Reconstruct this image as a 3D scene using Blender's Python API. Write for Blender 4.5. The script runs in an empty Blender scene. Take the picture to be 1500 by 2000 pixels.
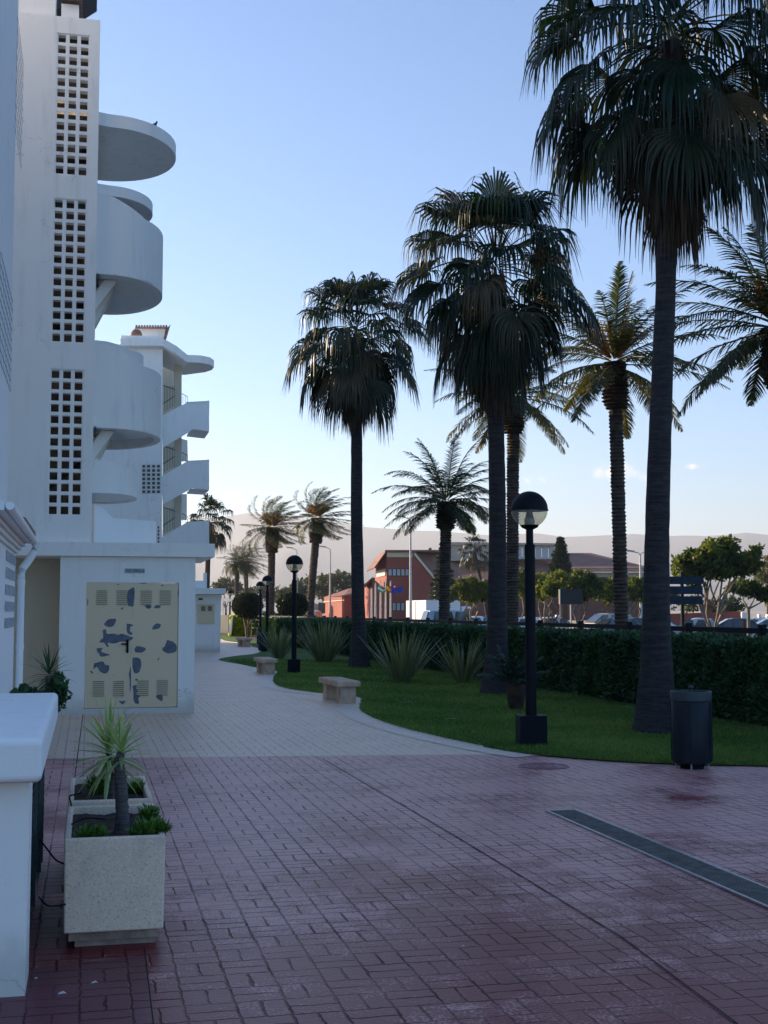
import bpy, bmesh, math, random
import numpy as np
from mathutils import Vector, Matrix
R = math.radians
sc = bpy.context.scene
COL = sc.collection
random.seed(7); rng = np.random.default_rng(7)

# ------------------------------------------------------------------ camera, world, sun, exposure
HC = 1.64; FPX = 2500.0; PITCH = math.atan(193/FPX)
cam = bpy.data.cameras.new('camera'); camo = bpy.data.objects.new('camera', cam); COL.objects.link(camo)
camo.location = (0, 0, HC); camo.rotation_euler = (R(90)+PITCH, 0, 0)
cam.sensor_fit = 'VERTICAL'; cam.sensor_height = 24; cam.lens = 30
cam.clip_start = .05; cam.clip_end = 60000
sc.camera = camo

SUN_AZ, SUN_EL = -58.0, 15.0        # azimuth measured from +Y, negative is left
world = bpy.data.worlds.new("World"); sc.world = world; world.use_nodes = True
wt = world.node_tree; wt.nodes.clear()
wo = wt.nodes.new('ShaderNodeOutputWorld'); wb = wt.nodes.new('ShaderNodeBackground')
sky = wt.nodes.new('ShaderNodeTexSky'); sky.sky_type = 'NISHITA'; sky.sun_disc = False
sky.sun_elevation = R(SUN_EL); sky.sun_rotation = R(SUN_AZ)
sky.air_density = 1.0; sky.dust_density = 0.25; sky.ozone_density = 5.2; sky.altitude = 10
wb.inputs['Strength'].default_value = 0.095
def wmath(op, a, b=None, c=None, clamp=False):
    n = wt.nodes.new('ShaderNodeMath'); n.operation = op; n.use_clamp = clamp
    for i, x in enumerate((a, b, c)):
        if x is None: continue
        if isinstance(x, (int, float)): n.inputs[i].default_value = x
        else: wt.links.new(x, n.inputs[i])
    return n.outputs[0]
wtc = wt.nodes.new('ShaderNodeTexCoord'); wsp = wt.nodes.new('ShaderNodeSeparateXYZ'); wt.links.new(wtc.outputs['Generated'], wsp.inputs[0])
waz = wmath('ARCTAN2', wsp.outputs[0], wsp.outputs[1]); wel = wmath('ARCSINE', wsp.outputs[2])
wnz = wt.nodes.new('ShaderNodeTexNoise'); wnz.inputs['Scale'].default_value = 70; wnz.inputs['Detail'].default_value = 7; wnz.inputs['Roughness'].default_value = .62
wt.links.new(wtc.outputs['Generated'], wnz.inputs['Vector'])
cm = None
for (az0, el0, ra, re) in ((10.5, 6.05, 1.75, .55), (6.75, 5.75, .95, .32), (13.7, 6.25, .6, .16), (11.6, 5.9, .7, .35), (-6.0, 5.2, 3, .25)):   # small fair-weather clouds, degrees
    dx = wmath('DIVIDE', wmath('SUBTRACT', waz, math.radians(az0)), math.radians(ra)); dy = wmath('DIVIDE', wmath('SUBTRACT', wel, math.radians(el0)), math.radians(re))
    r2 = wmath('ADD', wmath('MULTIPLY', dx, dx), wmath('MULTIPLY', dy, dy))
    k = wmath('SUBTRACT', 1.0, wmath('MULTIPLY', r2, 1.1), clamp=False)
    k = wmath('MULTIPLY', wmath('ADD', k, wmath('MULTIPLY', wmath('SUBTRACT', wnz.outputs[0], .60), 5.0)), .7 if az0 > 0 else .15, clamp=True)
    k = wmath('MULTIPLY', k, wmath('LESS_THAN', r2, 3.0))
    cm = k if cm is None else wmath('MAXIMUM', cm, k)
wmx = wt.nodes.new('ShaderNodeMix'); wmx.data_type = 'RGBA'; wt.links.new(cm, wmx.inputs[0]); wt.links.new(sky.outputs[0], wmx.inputs[6])
wmx.inputs[7].default_value = (6.4, 5.6, 5.4, 1)
wt.links.new(wmx.outputs[2], wb.inputs[0]); wt.links.new(wb.outputs[0], wo.inputs[0])
sd = Vector((math.sin(R(SUN_AZ))*math.cos(R(SUN_EL)), math.cos(R(SUN_AZ))*math.cos(R(SUN_EL)), math.sin(R(SUN_EL))))
sun = bpy.data.lights.new('sun', 'SUN'); sun.energy = 4.8; sun.angle = R(.5); sun.color = (1, .76, .52)
suno = bpy.data.objects.new('sun', sun); COL.objects.link(suno); suno.rotation_euler = sd.to_track_quat('Z', 'Y').to_euler()
sc.view_settings.view_transform = 'Standard'; sc.view_settings.look = 'None'
sc.view_settings.exposure = 1.43; sc.view_settings.gamma = 1
try:
    sc.cycles.use_denoising = True
    sc.cycles.max_bounces = 6; sc.cycles.transparent_max_bounces = 8
    sc.cycles.volume_bounces = 0
    sc.cycles.caustics_reflective = False; sc.cycles.caustics_refractive = False
except Exception: pass

# ------------------------------------------------------------------ geometry of the view -> places in the world
cp, sp = math.cos(PITCH), math.sin(PITCH)
def P(px, py, Y):                     # point of the place seen at photo pixel, at distance Y
    x = (px-750)/FPX; y = (1000-py)/FPX
    k = Y/(cp - y*sp)
    return Vector((x*k, Y, HC + (sp + y*cp)*k))
def G(px, py, z=0.0):                 # same, lying at height z
    x = (px-750)/FPX; y = (1000-py)/FPX
    k = (z-HC)/(sp + y*cp)
    return Vector((x*k, (cp-y*sp)*k, z))
TH = R(13.06); cT, sT = math.cos(TH), math.sin(TH)
def W(u, v, z=0.0):                   # u along the row of buildings, v to its right
    return Vector((v*cT - u*sT, v*sT + u*cT, z))
def UV(p): return (-p[0]*sT + p[1]*cT, p[0]*cT + p[1]*sT)

# ------------------------------------------------------------------ materials
def _nt(name):
    m = bpy.data.materials.new(name); m.use_nodes = True; nt = m.node_tree
    return m, nt, nt.nodes['Principled BSDF']
def N(nt, t, **k):
    n = nt.nodes.new(t)
    for a, b in k.items(): setattr(n, a, b)
    return n
def L(nt, a, b): nt.links.new(a, b)
def mat(name, col, rough=.7, var=.12, scale=6, bump=0.0, bscale=60, metal=0, spec=.5, col2=None, thr=None, detail=4):
    m, nt, b = _nt(name)
    tc = N(nt, 'ShaderNodeTexCoord'); nz = N(nt, 'ShaderNodeTexNoise')
    nz.inputs['Scale'].default_value = scale; nz.inputs['Detail'].default_value = detail
    L(nt, tc.outputs['Object'], nz.inputs['Vector'])
    rp = N(nt, 'ShaderNodeValToRGB'); L(nt, nz.outputs['Fac'], rp.inputs[0])
    c2 = col2 or [c*(1-var*2) for c in col]; c1 = [min(1, c*(1+var)) for c in col] if col2 is None else col
    rp.color_ramp.elements[0].position = thr[0] if thr else .3; rp.color_ramp.elements[1].position = thr[1] if thr else .7
    rp.color_ramp.elements[0].color = (*c2, 1); rp.color_ramp.elements[1].color = (*c1, 1)
    L(nt, rp.outputs[0], b.inputs['Base Color'])
    b.inputs['Roughness'].default_value = rough; b.inputs['Metallic'].default_value = metal
    b.inputs['Specular IOR Level'].default_value = spec
    if bump:
        n2 = N(nt, 'ShaderNodeTexNoise'); n2.inputs['Scale'].default_value = bscale; n2.inputs['Detail'].default_value = 5
        L(nt, tc.outputs['Object'], n2.inputs['Vector'])
        bp = N(nt, 'ShaderNodeBump'); bp.inputs['Strength'].default_value = bump; bp.inputs['Distance'].default_value = .02
        L(nt, n2.outputs['Fac'], bp.inputs['Height']); L(nt, bp.outputs[0], b.inputs['Normal'])
    return m
def leafmat(name, c0, c1, rough=.5, trans=.25, scale=3, spec=.28):
    """tint attribute (0..1, one value per leaf) mixes the two leaf colours"""
    m, nt, b = _nt(name)
    at = N(nt, 'ShaderNodeAttribute'); at.attribute_name = 'tint'
    tc = N(nt, 'ShaderNodeTexCoord'); nz = N(nt, 'ShaderNodeTexNoise'); nz.inputs['Scale'].default_value = scale
    L(nt, tc.outputs['Object'], nz.inputs['Vector'])
    ad = N(nt, 'ShaderNodeMath', operation='MULTIPLY_ADD'); ad.inputs[1].default_value = .7; ad.inputs[2].default_value = -.35
    L(nt, nz.outputs['Fac'], ad.inputs[0])
    a2 = N(nt, 'ShaderNodeMath', operation='ADD', use_clamp=True); L(nt, at.outputs['Fac'], a2.inputs[0]); L(nt, ad.outputs[0], a2.inputs[1])
    mx = N(nt, 'ShaderNodeMix', data_type='RGBA'); L(nt, a2.outputs[0], mx.inputs[0])
    mx.inputs[6].default_value = (*c0, 1); mx.inputs[7].default_value = (*c1, 1)
    L(nt, mx.outputs[2], b.inputs['Base Color']); b.inputs['Roughness'].default_value = rough; b.inputs['Specular IOR Level'].default_value = spec
    if trans:
        tr = N(nt, 'ShaderNodeBsdfTranslucent'); ms = N(nt, 'ShaderNodeMixShader'); ms.inputs[0].default_value = trans
        br = N(nt, 'ShaderNodeMix', data_type='RGBA'); br.blend_type = 'MULTIPLY'; br.inputs[0].default_value = 1
        br.inputs[7].default_value = (2.2, 2.0, .8, 1); L(nt, mx.outputs[2], br.inputs[6]); L(nt, br.outputs[2], tr.inputs[0])
        out = nt.nodes['Material Output']
        L(nt, b.outputs[0], ms.inputs[1]); L(nt, tr.outputs[0], ms.inputs[2]); L(nt, ms.outputs[0], out.inputs[0])
    return m
def math_(nt, op, a, b=None, c=None, clamp=False):
    n = N(nt, 'ShaderNodeMath', operation=op, use_clamp=clamp)
    for i, x in enumerate((a, b, c)):
        if x is None: continue
        if isinstance(x, (int, float)): n.inputs[i].default_value = x
        else: L(nt, x, n.inputs[i])
    return n.outputs[0]
def mixc(nt, f, a, b, blend='MIX'):
    n = N(nt, 'ShaderNodeMix', data_type='RGBA'); n.blend_type = blend
    for i, x in ((0, f), (6, a), (7, b)):
        if isinstance(x, (int, float)): n.inputs[i].default_value = x
        elif isinstance(x, tuple): n.inputs[i].default_value = (*x, 1)
        else: L(nt, x, n.inputs[i])
    return n.outputs[2]
def noise(nt, vec, scale, detail=4, rough=.55):
    n = N(nt, 'ShaderNodeTexNoise'); n.inputs['Scale'].default_value = scale; n.inputs['Detail'].default_value = detail
    n.inputs['Roughness'].default_value = rough; L(nt, vec, n.inputs['Vector']); return n.outputs['Fac']
def ramp(nt, fac, lo, hi):
    n = N(nt, 'ShaderNodeMapRange'); n.interpolation_type = 'SMOOTHSTEP'
    n.inputs['From Min'].default_value = lo; n.inputs['From Max'].default_value = hi; L(nt, fac, n.inputs['Value']); return n.outputs[0]
def paving(name, cell, base, worn, dark, wear=(.42, .68), joint=(.012, .02, .02), rough=(.30, .52), jd=.55, brickvar=.30, fade=True):
    m, nt, b = _nt(name)
    tc = N(nt, 'ShaderNodeTexCoord'); mp = N(nt, 'ShaderNodeMapping'); mp.vector_type = 'POINT'
    mp.inputs['Rotation'].default_value = (0, 0, -TH); L(nt, tc.outputs['Object'], mp.inputs[0])
    dn = N(nt, 'ShaderNodeTexNoise'); dn.inputs['Scale'].default_value = 17; dn.inputs['Detail'].default_value = 3; L(nt, mp.outputs[0], dn.inputs['Vector'])
    sb = N(nt, 'ShaderNodeVectorMath', operation='SUBTRACT'); sb.inputs[1].default_value = (.5, .5, .5); L(nt, dn.outputs['Color'], sb.inputs[0])
    sc_ = N(nt, 'ShaderNodeVectorMath', operation='SCALE'); sc_.inputs['Scale'].default_value = .026; L(nt, sb.outputs[0], sc_.inputs[0])
    av = N(nt, 'ShaderNodeVectorMath', operation='ADD'); L(nt, mp.outputs[0], av.inputs[0]); L(nt, sc_.outputs[0], av.inputs[1])
    s = N(nt, 'ShaderNodeSeparateXYZ'); L(nt, av.outputs[0], s.inputs[0])
    X = math_(nt, 'DIVIDE', s.outputs[0], cell); Y = math_(nt, 'DIVIDE', s.outputs[1], cell)
    fx = math_(nt, 'FLOOR', X); fy = math_(nt, 'FLOOR', Y)
    rx = math_(nt, 'SUBTRACT', X, fx); ry = math_(nt, 'SUBTRACT', Y, fy)
    par = math_(nt, 'FLOORED_MODULO', math_(nt, 'ADD', fx, fy), 2)
    # par 0: split across x, par 1: split across y
    a = math_(nt, 'ADD', math_(nt, 'MULTIPLY', rx, math_(nt, 'SUBTRACT', 1, par)), math_(nt, 'MULTIPLY', ry, par))
    mid = math_(nt, 'ABSOLUTE', math_(nt, 'SUBTRACT', a, .5))
    ex = math_(nt, 'MINIMUM', rx, math_(nt, 'SUBTRACT', 1, rx)); ey = math_(nt, 'MINIMUM', ry, math_(nt, 'SUBTRACT', 1, ry))
    edge = math_(nt, 'MINIMUM', math_(nt, 'MINIMUM', ex, ey), mid)
    gw_ = math_(nt, 'MULTIPLY_ADD', noise(nt, mp.outputs[0], 6, 3), .05, .010)
    grout = math_(nt, 'SUBTRACT', 1, ramp(nt, math_(nt, 'DIVIDE', edge, gw_), .45, 1.1))
    grout = math_(nt, 'MULTIPLY', grout, math_(nt, 'MULTIPLY_ADD', ramp(nt, noise(nt, mp.outputs[0], 1.7, 5, .65), .36, .62), .65, .35))
    half = math_(nt, 'GREATER_THAN', a, .5)
    cv = N(nt, 'ShaderNodeCombineXYZ'); L(nt, fx, cv.inputs[0]); L(nt, fy, cv.inputs[1]); L(nt, half, cv.inputs[2])
    wn = N(nt, 'ShaderNodeTexWhiteNoise'); L(nt, cv.outputs[0], wn.inputs[0])
    big = noise(nt, mp.outputs[0], .8, 3, .5); med = noise(nt, mp.outputs[0], 3.6, 6, .7); fine = noise(nt, mp.outputs[0], 55, 4, .7)
    # long streaks of wear along the walking direction
    m2 = N(nt, 'ShaderNodeMapping'); m2.inputs['Scale'].default_value = (.35, 1.6, 1); L(nt, mp.outputs[0], m2.inputs[0])
    st = noise(nt, m2.outputs[0], 1.0, 5, .6)
    w = math_(nt, 'ADD', math_(nt, 'MULTIPLY', big, .45), math_(nt, 'ADD', math_(nt, 'MULTIPLY', med, .4), math_(nt, 'MULTIPLY', st, .15)))
    w = math_(nt, 'ADD', w, math_(nt, 'MULTIPLY', math_(nt, 'SUBTRACT', wn.outputs[0], .5), brickvar*.3))
    w = math_(nt, 'ADD', w, math_(nt, 'MULTIPLY', math_(nt, 'SUBTRACT', fine, .5), .62))
    if fade:      # the strip nearest the camera is less walked on than the crossing
        w = math_(nt, 'ADD', w, math_(nt, 'MULTIPLY_ADD', ramp(nt, s.outputs[1], 5.0, 9.5), .15, -.075))
    wf = ramp(nt, w, wear[0], wear[1])
    c = mixc(nt, wf, base, worn)
    c = mixc(nt, math_(nt, 'MULTIPLY', ramp(nt, fine, .45, .7), .35), c, tuple(x*.6 for x in base))
    c = mixc(nt, math_(nt, 'MULTIPLY', grout, jd), c, dark)
    L(nt, c, b.inputs['Base Color'])
    rr = N(nt, 'ShaderNodeMapRange'); rr.inputs['To Min'].default_value = rough[0]; rr.inputs['To Max'].default_value = rough[1]
    L(nt, math_(nt, 'ADD', math_(nt, 'MULTIPLY', wf, .5), math_(nt, 'MULTIPLY', med, .5)), rr.inputs[0]); L(nt, rr.outputs[0], b.inputs['Roughness']); L(nt, math_(nt, 'MULTIPLY_ADD', grout, -.38, .42), b.inputs['Specular IOR Level'])
    h = math_(nt, 'ADD', math_(nt, 'MULTIPLY', math_(nt, 'SUBTRACT', 1, grout), 1.0), math_(nt, 'MULTIPLY', fine, .25))
    h = math_(nt, 'ADD', h, math_(nt, 'MULTIPLY', med, .5)); h = math_(nt, 'ADD', h, math_(nt, 'MULTIPLY', wn.outputs[0], .18))
    bp = N(nt, 'ShaderNodeBump'); bp.inputs['Strength'].default_value = .8; bp.inputs['Distance'].default_value = .009
    L(nt, h, bp.inputs['Height']); L(nt, bp.outputs[0], b.inputs['Normal'])
    return m

M = {}
def wallmat(name, col, stain=(.5, .5, .47)):
    m, nt, b = _nt(name); tc = N(nt, 'ShaderNodeTexCoord'); o = tc.outputs['Object']
    mp = N(nt, 'ShaderNodeMapping'); mp.inputs['Scale'].default_value = (3, 3, .35); L(nt, o, mp.inputs[0])
    st = ramp(nt, noise(nt, mp.outputs[0], 2.2, 6, .65), .5, .78)
    bl = ramp(nt, noise(nt, o, .9, 4), .35, .7)
    c = mixc(nt, math_(nt, 'MULTIPLY', bl, .12), col, tuple(x*.86 for x in col))
    c = mixc(nt, math_(nt, 'MULTIPLY', st, .36), c, stain)
    sz = N(nt, 'ShaderNodeSeparateXYZ'); L(nt, o, sz.inputs[0])
    low = math_(nt, 'SUBTRACT', 1, ramp(nt, math_(nt, 'ADD', sz.outputs[2], math_(nt, 'MULTIPLY', noise(nt, o, 5, 5, .7), -.35)), -.15, .2))
    c = mixc(nt, math_(nt, 'MULTIPLY', low, .5), c, (.40, .35, .30))
    vo = N(nt, 'ShaderNodeTexVoronoi'); vo.feature = 'DISTANCE_TO_EDGE'; vo.inputs['Scale'].default_value = .7
    wv = N(nt, 'ShaderNodeVectorMath', operation='ADD'); nn = N(nt, 'ShaderNodeTexNoise'); nn.inputs['Scale'].default_value = 3; nn.inputs['Detail'].default_value = 5
    L(nt, o, nn.inputs['Vector']); L(nt, o, wv.inputs[0]); L(nt, nn.outputs['Color'], wv.inputs[1]); L(nt, wv.outputs[0], vo.inputs['Vector'])
    cr = math_(nt, 'MULTIPLY', math_(nt, 'LESS_THAN', vo.outputs['Distance'], .004), ramp(nt, noise(nt, o, .8, 3), .5, .6))
    c = mixc(nt, math_(nt, 'MULTIPLY', cr, .45), c, (.35, .34, .32))
    L(nt, c, b.inputs['Base Color']); b.inputs['Roughness'].default_value = .85; b.inputs['Specular IOR Level'].default_value = .3
    bp = N(nt, 'ShaderNodeBump'); bp.inputs['Strength'].default_value = .35; bp.inputs['Distance'].default_value = .006
    L(nt, noise(nt, o, 45, 4, .7), bp.inputs['Height']); L(nt, bp.outputs[0], b.inputs['Normal'])
    return m
M['white'] = wallmat('white_render', (.89, .87, .83))
M['white2'] = wallmat('fresh_white_render', (.90, .90, .89), (.66, .67, .69))
M['cream'] = wallmat('cream_render', (.66, .60, .47), (.5, .45, .36))
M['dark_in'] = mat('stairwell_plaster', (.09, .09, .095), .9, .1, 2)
M['railing'] = mat('dark_railing_paint', (.03, .035, .04), .45, .1, 8)
M['tile'] = mat('terracotta_tiles', (.30, .17, .11), .8, .25, 9, .3, 30)
M['redwall'] = mat('red_painted_walls', (.30, .082, .058), .85, .08, .4)
M['hallwall'] = mat('brown_red_hall_wall', (.15, .06, .048), .85, .12, .4)
M['redroof'] = mat('reddish_brown_roofing', (.22, .10, .075), .85, .12, .6, .3, 2)
M['glass'] = mat('window_glass', (.10, .13, .15), .12, .1, 2, spec=.8)
M['palewin'] = mat('pale_window_panes', (.42, .46, .48), .5, .08, 3)  # flat pale grey for the window panes
M['concrete'] = mat('grey_concrete', (.44, .39, .32), .85, .12, 4, .3, 40)
M['maroon'] = paving('maroon_stamped_concrete', .212, (.175, .010, .018), (.60, .32, .30), (.040, .006, .010), wear=(.465, .565), jd=.88, rough=(.30, .50), brickvar=.10)
M['maroon_new'] = paving('repainted_maroon', .212, (.13, .022, .036), (.20, .06, .075), (.04, .012, .018), wear=(.5, .75), jd=.5, fade=False, rough=(.35, .5))
M['tan'] = paving('tan_stamped_concrete', .212, (.68, .47, .34), (.82, .62, .48), (.24, .16, .12), wear=(.38, .62), jd=.55, rough=(.34, .55))
M['border'] = paving('pale_path_border', .15, (.62, .48, .38), (.78, .64, .54), (.28, .20, .17), wear=(.3, .6), jd=.5, rough=(.34, .55))
M['black'] = mat('blue_black_paint', (.003, .004, .009), .6, .15, 10, spec=.2)
M['binpaint'] = mat('dark_blue_grey_bin_paint', (.007, .014, .022), .55, .2, 6, spec=.3)
M['binrim'] = mat('bin_rim_grey', (.03, .045, .055), .55, .15, 6)
M['steel'] = mat('galvanised_steel', (.42, .43, .44), .38, .12, 20, metal=.6)
M['soil'] = mat('brown_soil', (.05, .028, .02), .95, .35, 18, .9, 40)
M['hedge'] = leafmat('hedge_leaves', (.012, .040, .014), (.055, .14, .042), .5, .14, spec=.5)
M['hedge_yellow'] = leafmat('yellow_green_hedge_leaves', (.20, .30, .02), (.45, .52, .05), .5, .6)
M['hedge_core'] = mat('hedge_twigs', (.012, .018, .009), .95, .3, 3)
M['topiary'] = leafmat('topiary_leaves', (.012, .020, .010), (.03, .045, .02), .5, .1)
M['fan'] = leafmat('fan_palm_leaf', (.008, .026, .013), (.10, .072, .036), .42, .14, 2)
M['dead'] = leafmat('dead_palm_leaf', (.045, .032, .022), (.14, .10, .07), .8, .08, 3)
M['date'] = leafmat('date_palm_leaf', (.024, .045, .022), (.17, .14, .05), .45, .26, 2)
M['yucca'] = leafmat('yucca_leaf', (.09, .19, .06), (.50, .58, .27), .4, .2, 8)
M['yucca_dark'] = leafmat('dark_yucca_leaf', (.02, .055, .022), (.06, .12, .05), .4, .15, 8)
M['flax'] = leafmat('striped_flax_leaf', (.085, .13, .075), (.30, .30, .17), .45, .2, 4)
M['cycad'] = leafmat('bluish_cycad_leaf', (.018, .045, .035), (.05, .09, .07), .45, .1, 4)
M['succ'] = leafmat('succulent_leaf', (.03, .10, .02), (.14, .26, .04), .4, .15, 12)
M['tree'] = leafmat('parking_tree_leaf', (.022, .050, .014), (.14, .175, .035), .5, .34, 1)
M['tree_olive'] = leafmat('olive_tree_leaf', (.045, .06, .025), (.13, .13, .06), .6, .2, 1)
M['conifer'] = leafmat('conifer_leaf', (.02, .04, .025), (.06, .085, .045), .6, .08, 1)
M['far'] = leafmat('far_tree_leaf', (.035, .06, .03), (.11, .12, .05), .6, .15, .5)
M['bark'] = mat('grey_bark', (.22, .17, .12), .9, .25, 5, .6, 25)
M['fruit'] = mat('orange_date_stalks', (.42, .17, .03), .6, .2, 6)
def trunkmat(name, c1, c2, ring, rs=.8):
    m, nt, b = _nt(name); tc = N(nt, 'ShaderNodeTexCoord'); o = tc.outputs['Object']
    mp = N(nt, 'ShaderNodeMapping'); mp.inputs['Scale'].default_value = (1.2, 1.2, ring); L(nt, o, mp.inputs[0])
    n1 = noise(nt, mp.outputs[0], 3, 5, .6); n2 = noise(nt, o, 14, 5, .7)
    f = ramp(nt, math_(nt, 'ADD', math_(nt, 'MULTIPLY', n1, .7), math_(nt, 'MULTIPLY', n2, .3)), .35, .65)
    L(nt, mixc(nt, f, c1, c2), b.inputs['Base Color']); b.inputs['Roughness'].default_value = .88
    bp = N(nt, 'ShaderNodeBump'); bp.inputs['Strength'].default_value = rs; bp.inputs['Distance'].default_value = .02
    L(nt, math_(nt, 'ADD', n1, math_(nt, 'MULTIPLY', n2, .4)), bp.inputs['Height']); L(nt, bp.outputs[0], b.inputs['Normal'])
    return m
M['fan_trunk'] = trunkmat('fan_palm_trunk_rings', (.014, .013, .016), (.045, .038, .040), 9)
M['date_trunk'] = trunkmat('date_palm_trunk_scars', (.030, .022, .018), (.10, .075, .055), 4)
M['boot'] = trunkmat('palm_leaf_bases', (.030, .018, .012), (.10, .062, .038), 2)
M['asphalt'] = mat('asphalt', (.06, .058, .056), .9, .2, 3, .3, 60)
M['earth'] = mat('dry_ground', (.42, .34, .23), .95, .25, .05, .3, 3)

# ------------------------------------------------------------------ mesh helpers
def tag(o, label=None, cat=None, group=None, kind=None):
    if label: o['label'] = label
    if cat: o['category'] = cat
    if group: o['group'] = group
    if kind: o['kind'] = kind
    return o
def thing(name, label, cat, loc=(0, 0, 0), rz=0, group=None):
    o = bpy.data.objects.new(name, None); COL.objects.link(o); o.empty_display_size = .2
    o.location = loc; o.rotation_euler = (0, 0, rz)
    return tag(o, label, cat, group)
def npobj(name, V, F, m, parent=None, tint=None, smooth=False):
    """V (n,3) array, F (k,4) quads or (k,3) tris"""
    V = np.asarray(V, np.float32); F = np.asarray(F, np.int32)
    me = bpy.data.meshes.new(name); k = F.shape[1]
    me.vertices.add(len(V)); me.vertices.foreach_set('co', V.ravel())
    me.loops.add(F.size); me.loops.foreach_set('vertex_index', F.ravel())
    me.polygons.add(len(F)); me.polygons.foreach_set('loop_start', np.arange(0, F.size, k, dtype=np.int32))
    me.update(calc_edges=True)
    if tint is not None:
        at = me.attributes.new('tint', 'FLOAT', 'POINT'); at.data.foreach_set('value', np.asarray(tint, np.float32))
    if smooth: me.polygons.foreach_set('use_smooth', np.ones(len(F), bool))
    me.materials.append(m); o = bpy.data.objects.new(name, me); COL.objects.link(o)
    if parent: o.parent = parent
    return o
class MB:
    def __init__(s): s.v = []; s.f = []; s.t = []
    def add(s, vs, fs, tint=.5):
        n = len(s.v); s.v += [tuple(v) for v in vs]; s.f += [[i+n for i in f] for f in fs]; s.t += [tint]*len(vs); return s
    def box(s, x0, x1, y0, y1, z0, z1, mtx=None, ch=0):
        if ch:
            vs = []; 
            for z, c in ((z0, ch), (z0+ch, 0), (z1-ch, 0), (z1, ch)):
                vs += [(x0+c, y0+c, z), (x1-c, y0+c, z), (x1-c, y1-c, z), (x0+c, y1-c, z)]
            fs = [[3, 2, 1, 0], [12, 13, 14, 15]]
            for k in range(3):
                for i in range(4): fs.append([k*4+i, k*4+(i+1) % 4, k*4+4+(i+1) % 4, k*4+4+i])
        else:
            vs = [(x0, y0, z0), (x1, y0, z0), (x1, y1, z0), (x0, y1, z0), (x0, y0, z1), (x1, y0, z1), (x1, y1, z1), (x0, y1, z1)]
            fs = [[3, 2, 1, 0], [4, 5, 6, 7], [0, 1, 5, 4], [1, 2, 6, 5], [2, 3, 7, 6], [3, 0, 4, 7]]
        if mtx: vs = [mtx @ Vector(v) for v in vs]
        return s.add(vs, fs)
    def prism(s, base, off):           # polygon (list of 3-vectors) swept by a vector
        n = len(base); off = Vector(off)
        vs = [Vector(b) for b in base] + [Vector(b)+off for b in base]
        fs = [list(range(n))[::-1], list(range(n, 2*n))]+[[i, (i+1) % n, n+(i+1) % n, n+i] for i in range(n)]
        return s.add(vs, fs)
    def tube(s, pts, rad, n=8, cap=True, jit=0):
        pts = [Vector(p) for p in pts]; vs = []; fs = []
        if not isinstance(rad, (list, tuple)): rad = [rad]*len(pts)
        up = Vector((0, 0, 1))
        for i, p in enumerate(pts):
            d = (pts[min(i+1, len(pts)-1)]-pts[max(i-1, 0)]).normalized()
            a = d.cross(up) if abs(d.z) < .95 else d.cross(Vector((0, 1, 0)))
            a.normalize(); b = d.cross(a)
            for k in range(n):
                t = 2*math.pi*k/n; r = rad[i]*(1+(random.uniform(-jit, jit) if jit else 0))
                vs.append(p + a*math.cos(t)*r + b*math.sin(t)*r)
        for i in range(len(pts)-1):
            for k in range(n): fs.append([i*n+k, i*n+(k+1) % n, (i+1)*n+(k+1) % n, (i+1)*n+k])
        if cap: fs += [list(range(n))[::-1], list(range((len(pts)-1)*n, len(pts)*n))]
        return s.add(vs, fs)
    def lathe(s, prof, c=(0, 0, 0), n=24):
        c = Vector(c); vs = []; fs = []
        for r, z in prof:
            for k in range(n): t = 2*math.pi*k/n; vs.append(c+Vector((r*math.cos(t), r*math.sin(t), z)))
        m = len(prof)
        for i in range(m-1):
            for k in range(n): fs.append([i*n+k, i*n+(k+1) % n, (i+1)*n+(k+1) % n, (i+1)*n+k])
        if prof[0][0] > 1e-4: fs.append(list(range(n))[::-1])
        if prof[-1][0] > 1e-4: fs.append(list(range((m-1)*n, m*n)))
        return s.add(vs, fs)
    def build(s, name, m, parent=None, smooth=False, fix=True, tint=False):
        me = bpy.data.meshes.new(name); me.from_pydata(s.v, [], s.f)
        if fix:
            b = bmesh.new(); b.from_mesh(me); bmesh.ops.recalc_face_normals(b, faces=b.faces); b.to_mesh(me); b.free()
        me.update()
        if smooth:
            for p in me.polygons: p.use_smooth = True
            try: me.set_sharp_from_angle(angle=R(35))
            except Exception: pass
        if tint:
            at = me.attributes.new('tint', 'FLOAT', 'POINT'); at.data.foreach_set('value', np.asarray(s.t, np.float32))
        me.materials.append(m); o = bpy.data.objects.new(name, me); COL.objects.link(o)
        if parent: o.parent = parent
        return o
def bevel(o, w=.01, seg=2):
    md = o.modifiers.new('bevel', 'BEVEL'); md.width = w; md.segments = seg; md.limit_method = 'ANGLE'; return o
def clone(o, loc, rz=None, label=None, scale=None):
    c = o.copy(); COL.objects.link(c); c.location = loc
    if rz is not None: c.rotation_euler = (0, 0, rz)
    if scale: c.scale = scale
    if label: c['label'] = label
    for ch in list(o.children):
        d = ch.copy(); COL.objects.link(d); d.parent = c
        for g in list(ch.children):
            e = g.copy(); COL.objects.link(e); e.parent = d
    return c
def struct(name, pts, m, z=None, thick=0):
    b = MB(); pts = [Vector((p[0], p[1], z if z is not None else p[2])) for p in pts]
    if thick: b.prism([p-Vector((0, 0, thick)) for p in pts], (0, 0, thick))
    else: b.add(pts, [list(range(len(pts)))])
    o = b.build(name, m); tag(o, kind='structure'); return o
def catmull(pts, n=6):
    pts = [Vector(p) for p in pts]; out = []
    for i in range(len(pts)-1):
        p0, p1, p2, p3 = pts[max(i-1, 0)], pts[i], pts[i+1], pts[min(i+2, len(pts)-1)]
        for k in range(n):
            t = k/n; out.append(.5*((2*p1)+(-p0+p2)*t+(2*p0-5*p1+4*p2-p3)*t*t+(-p0+3*p1-3*p2+p3)*t**3))
    out.append(pts[-1]); return out

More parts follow.
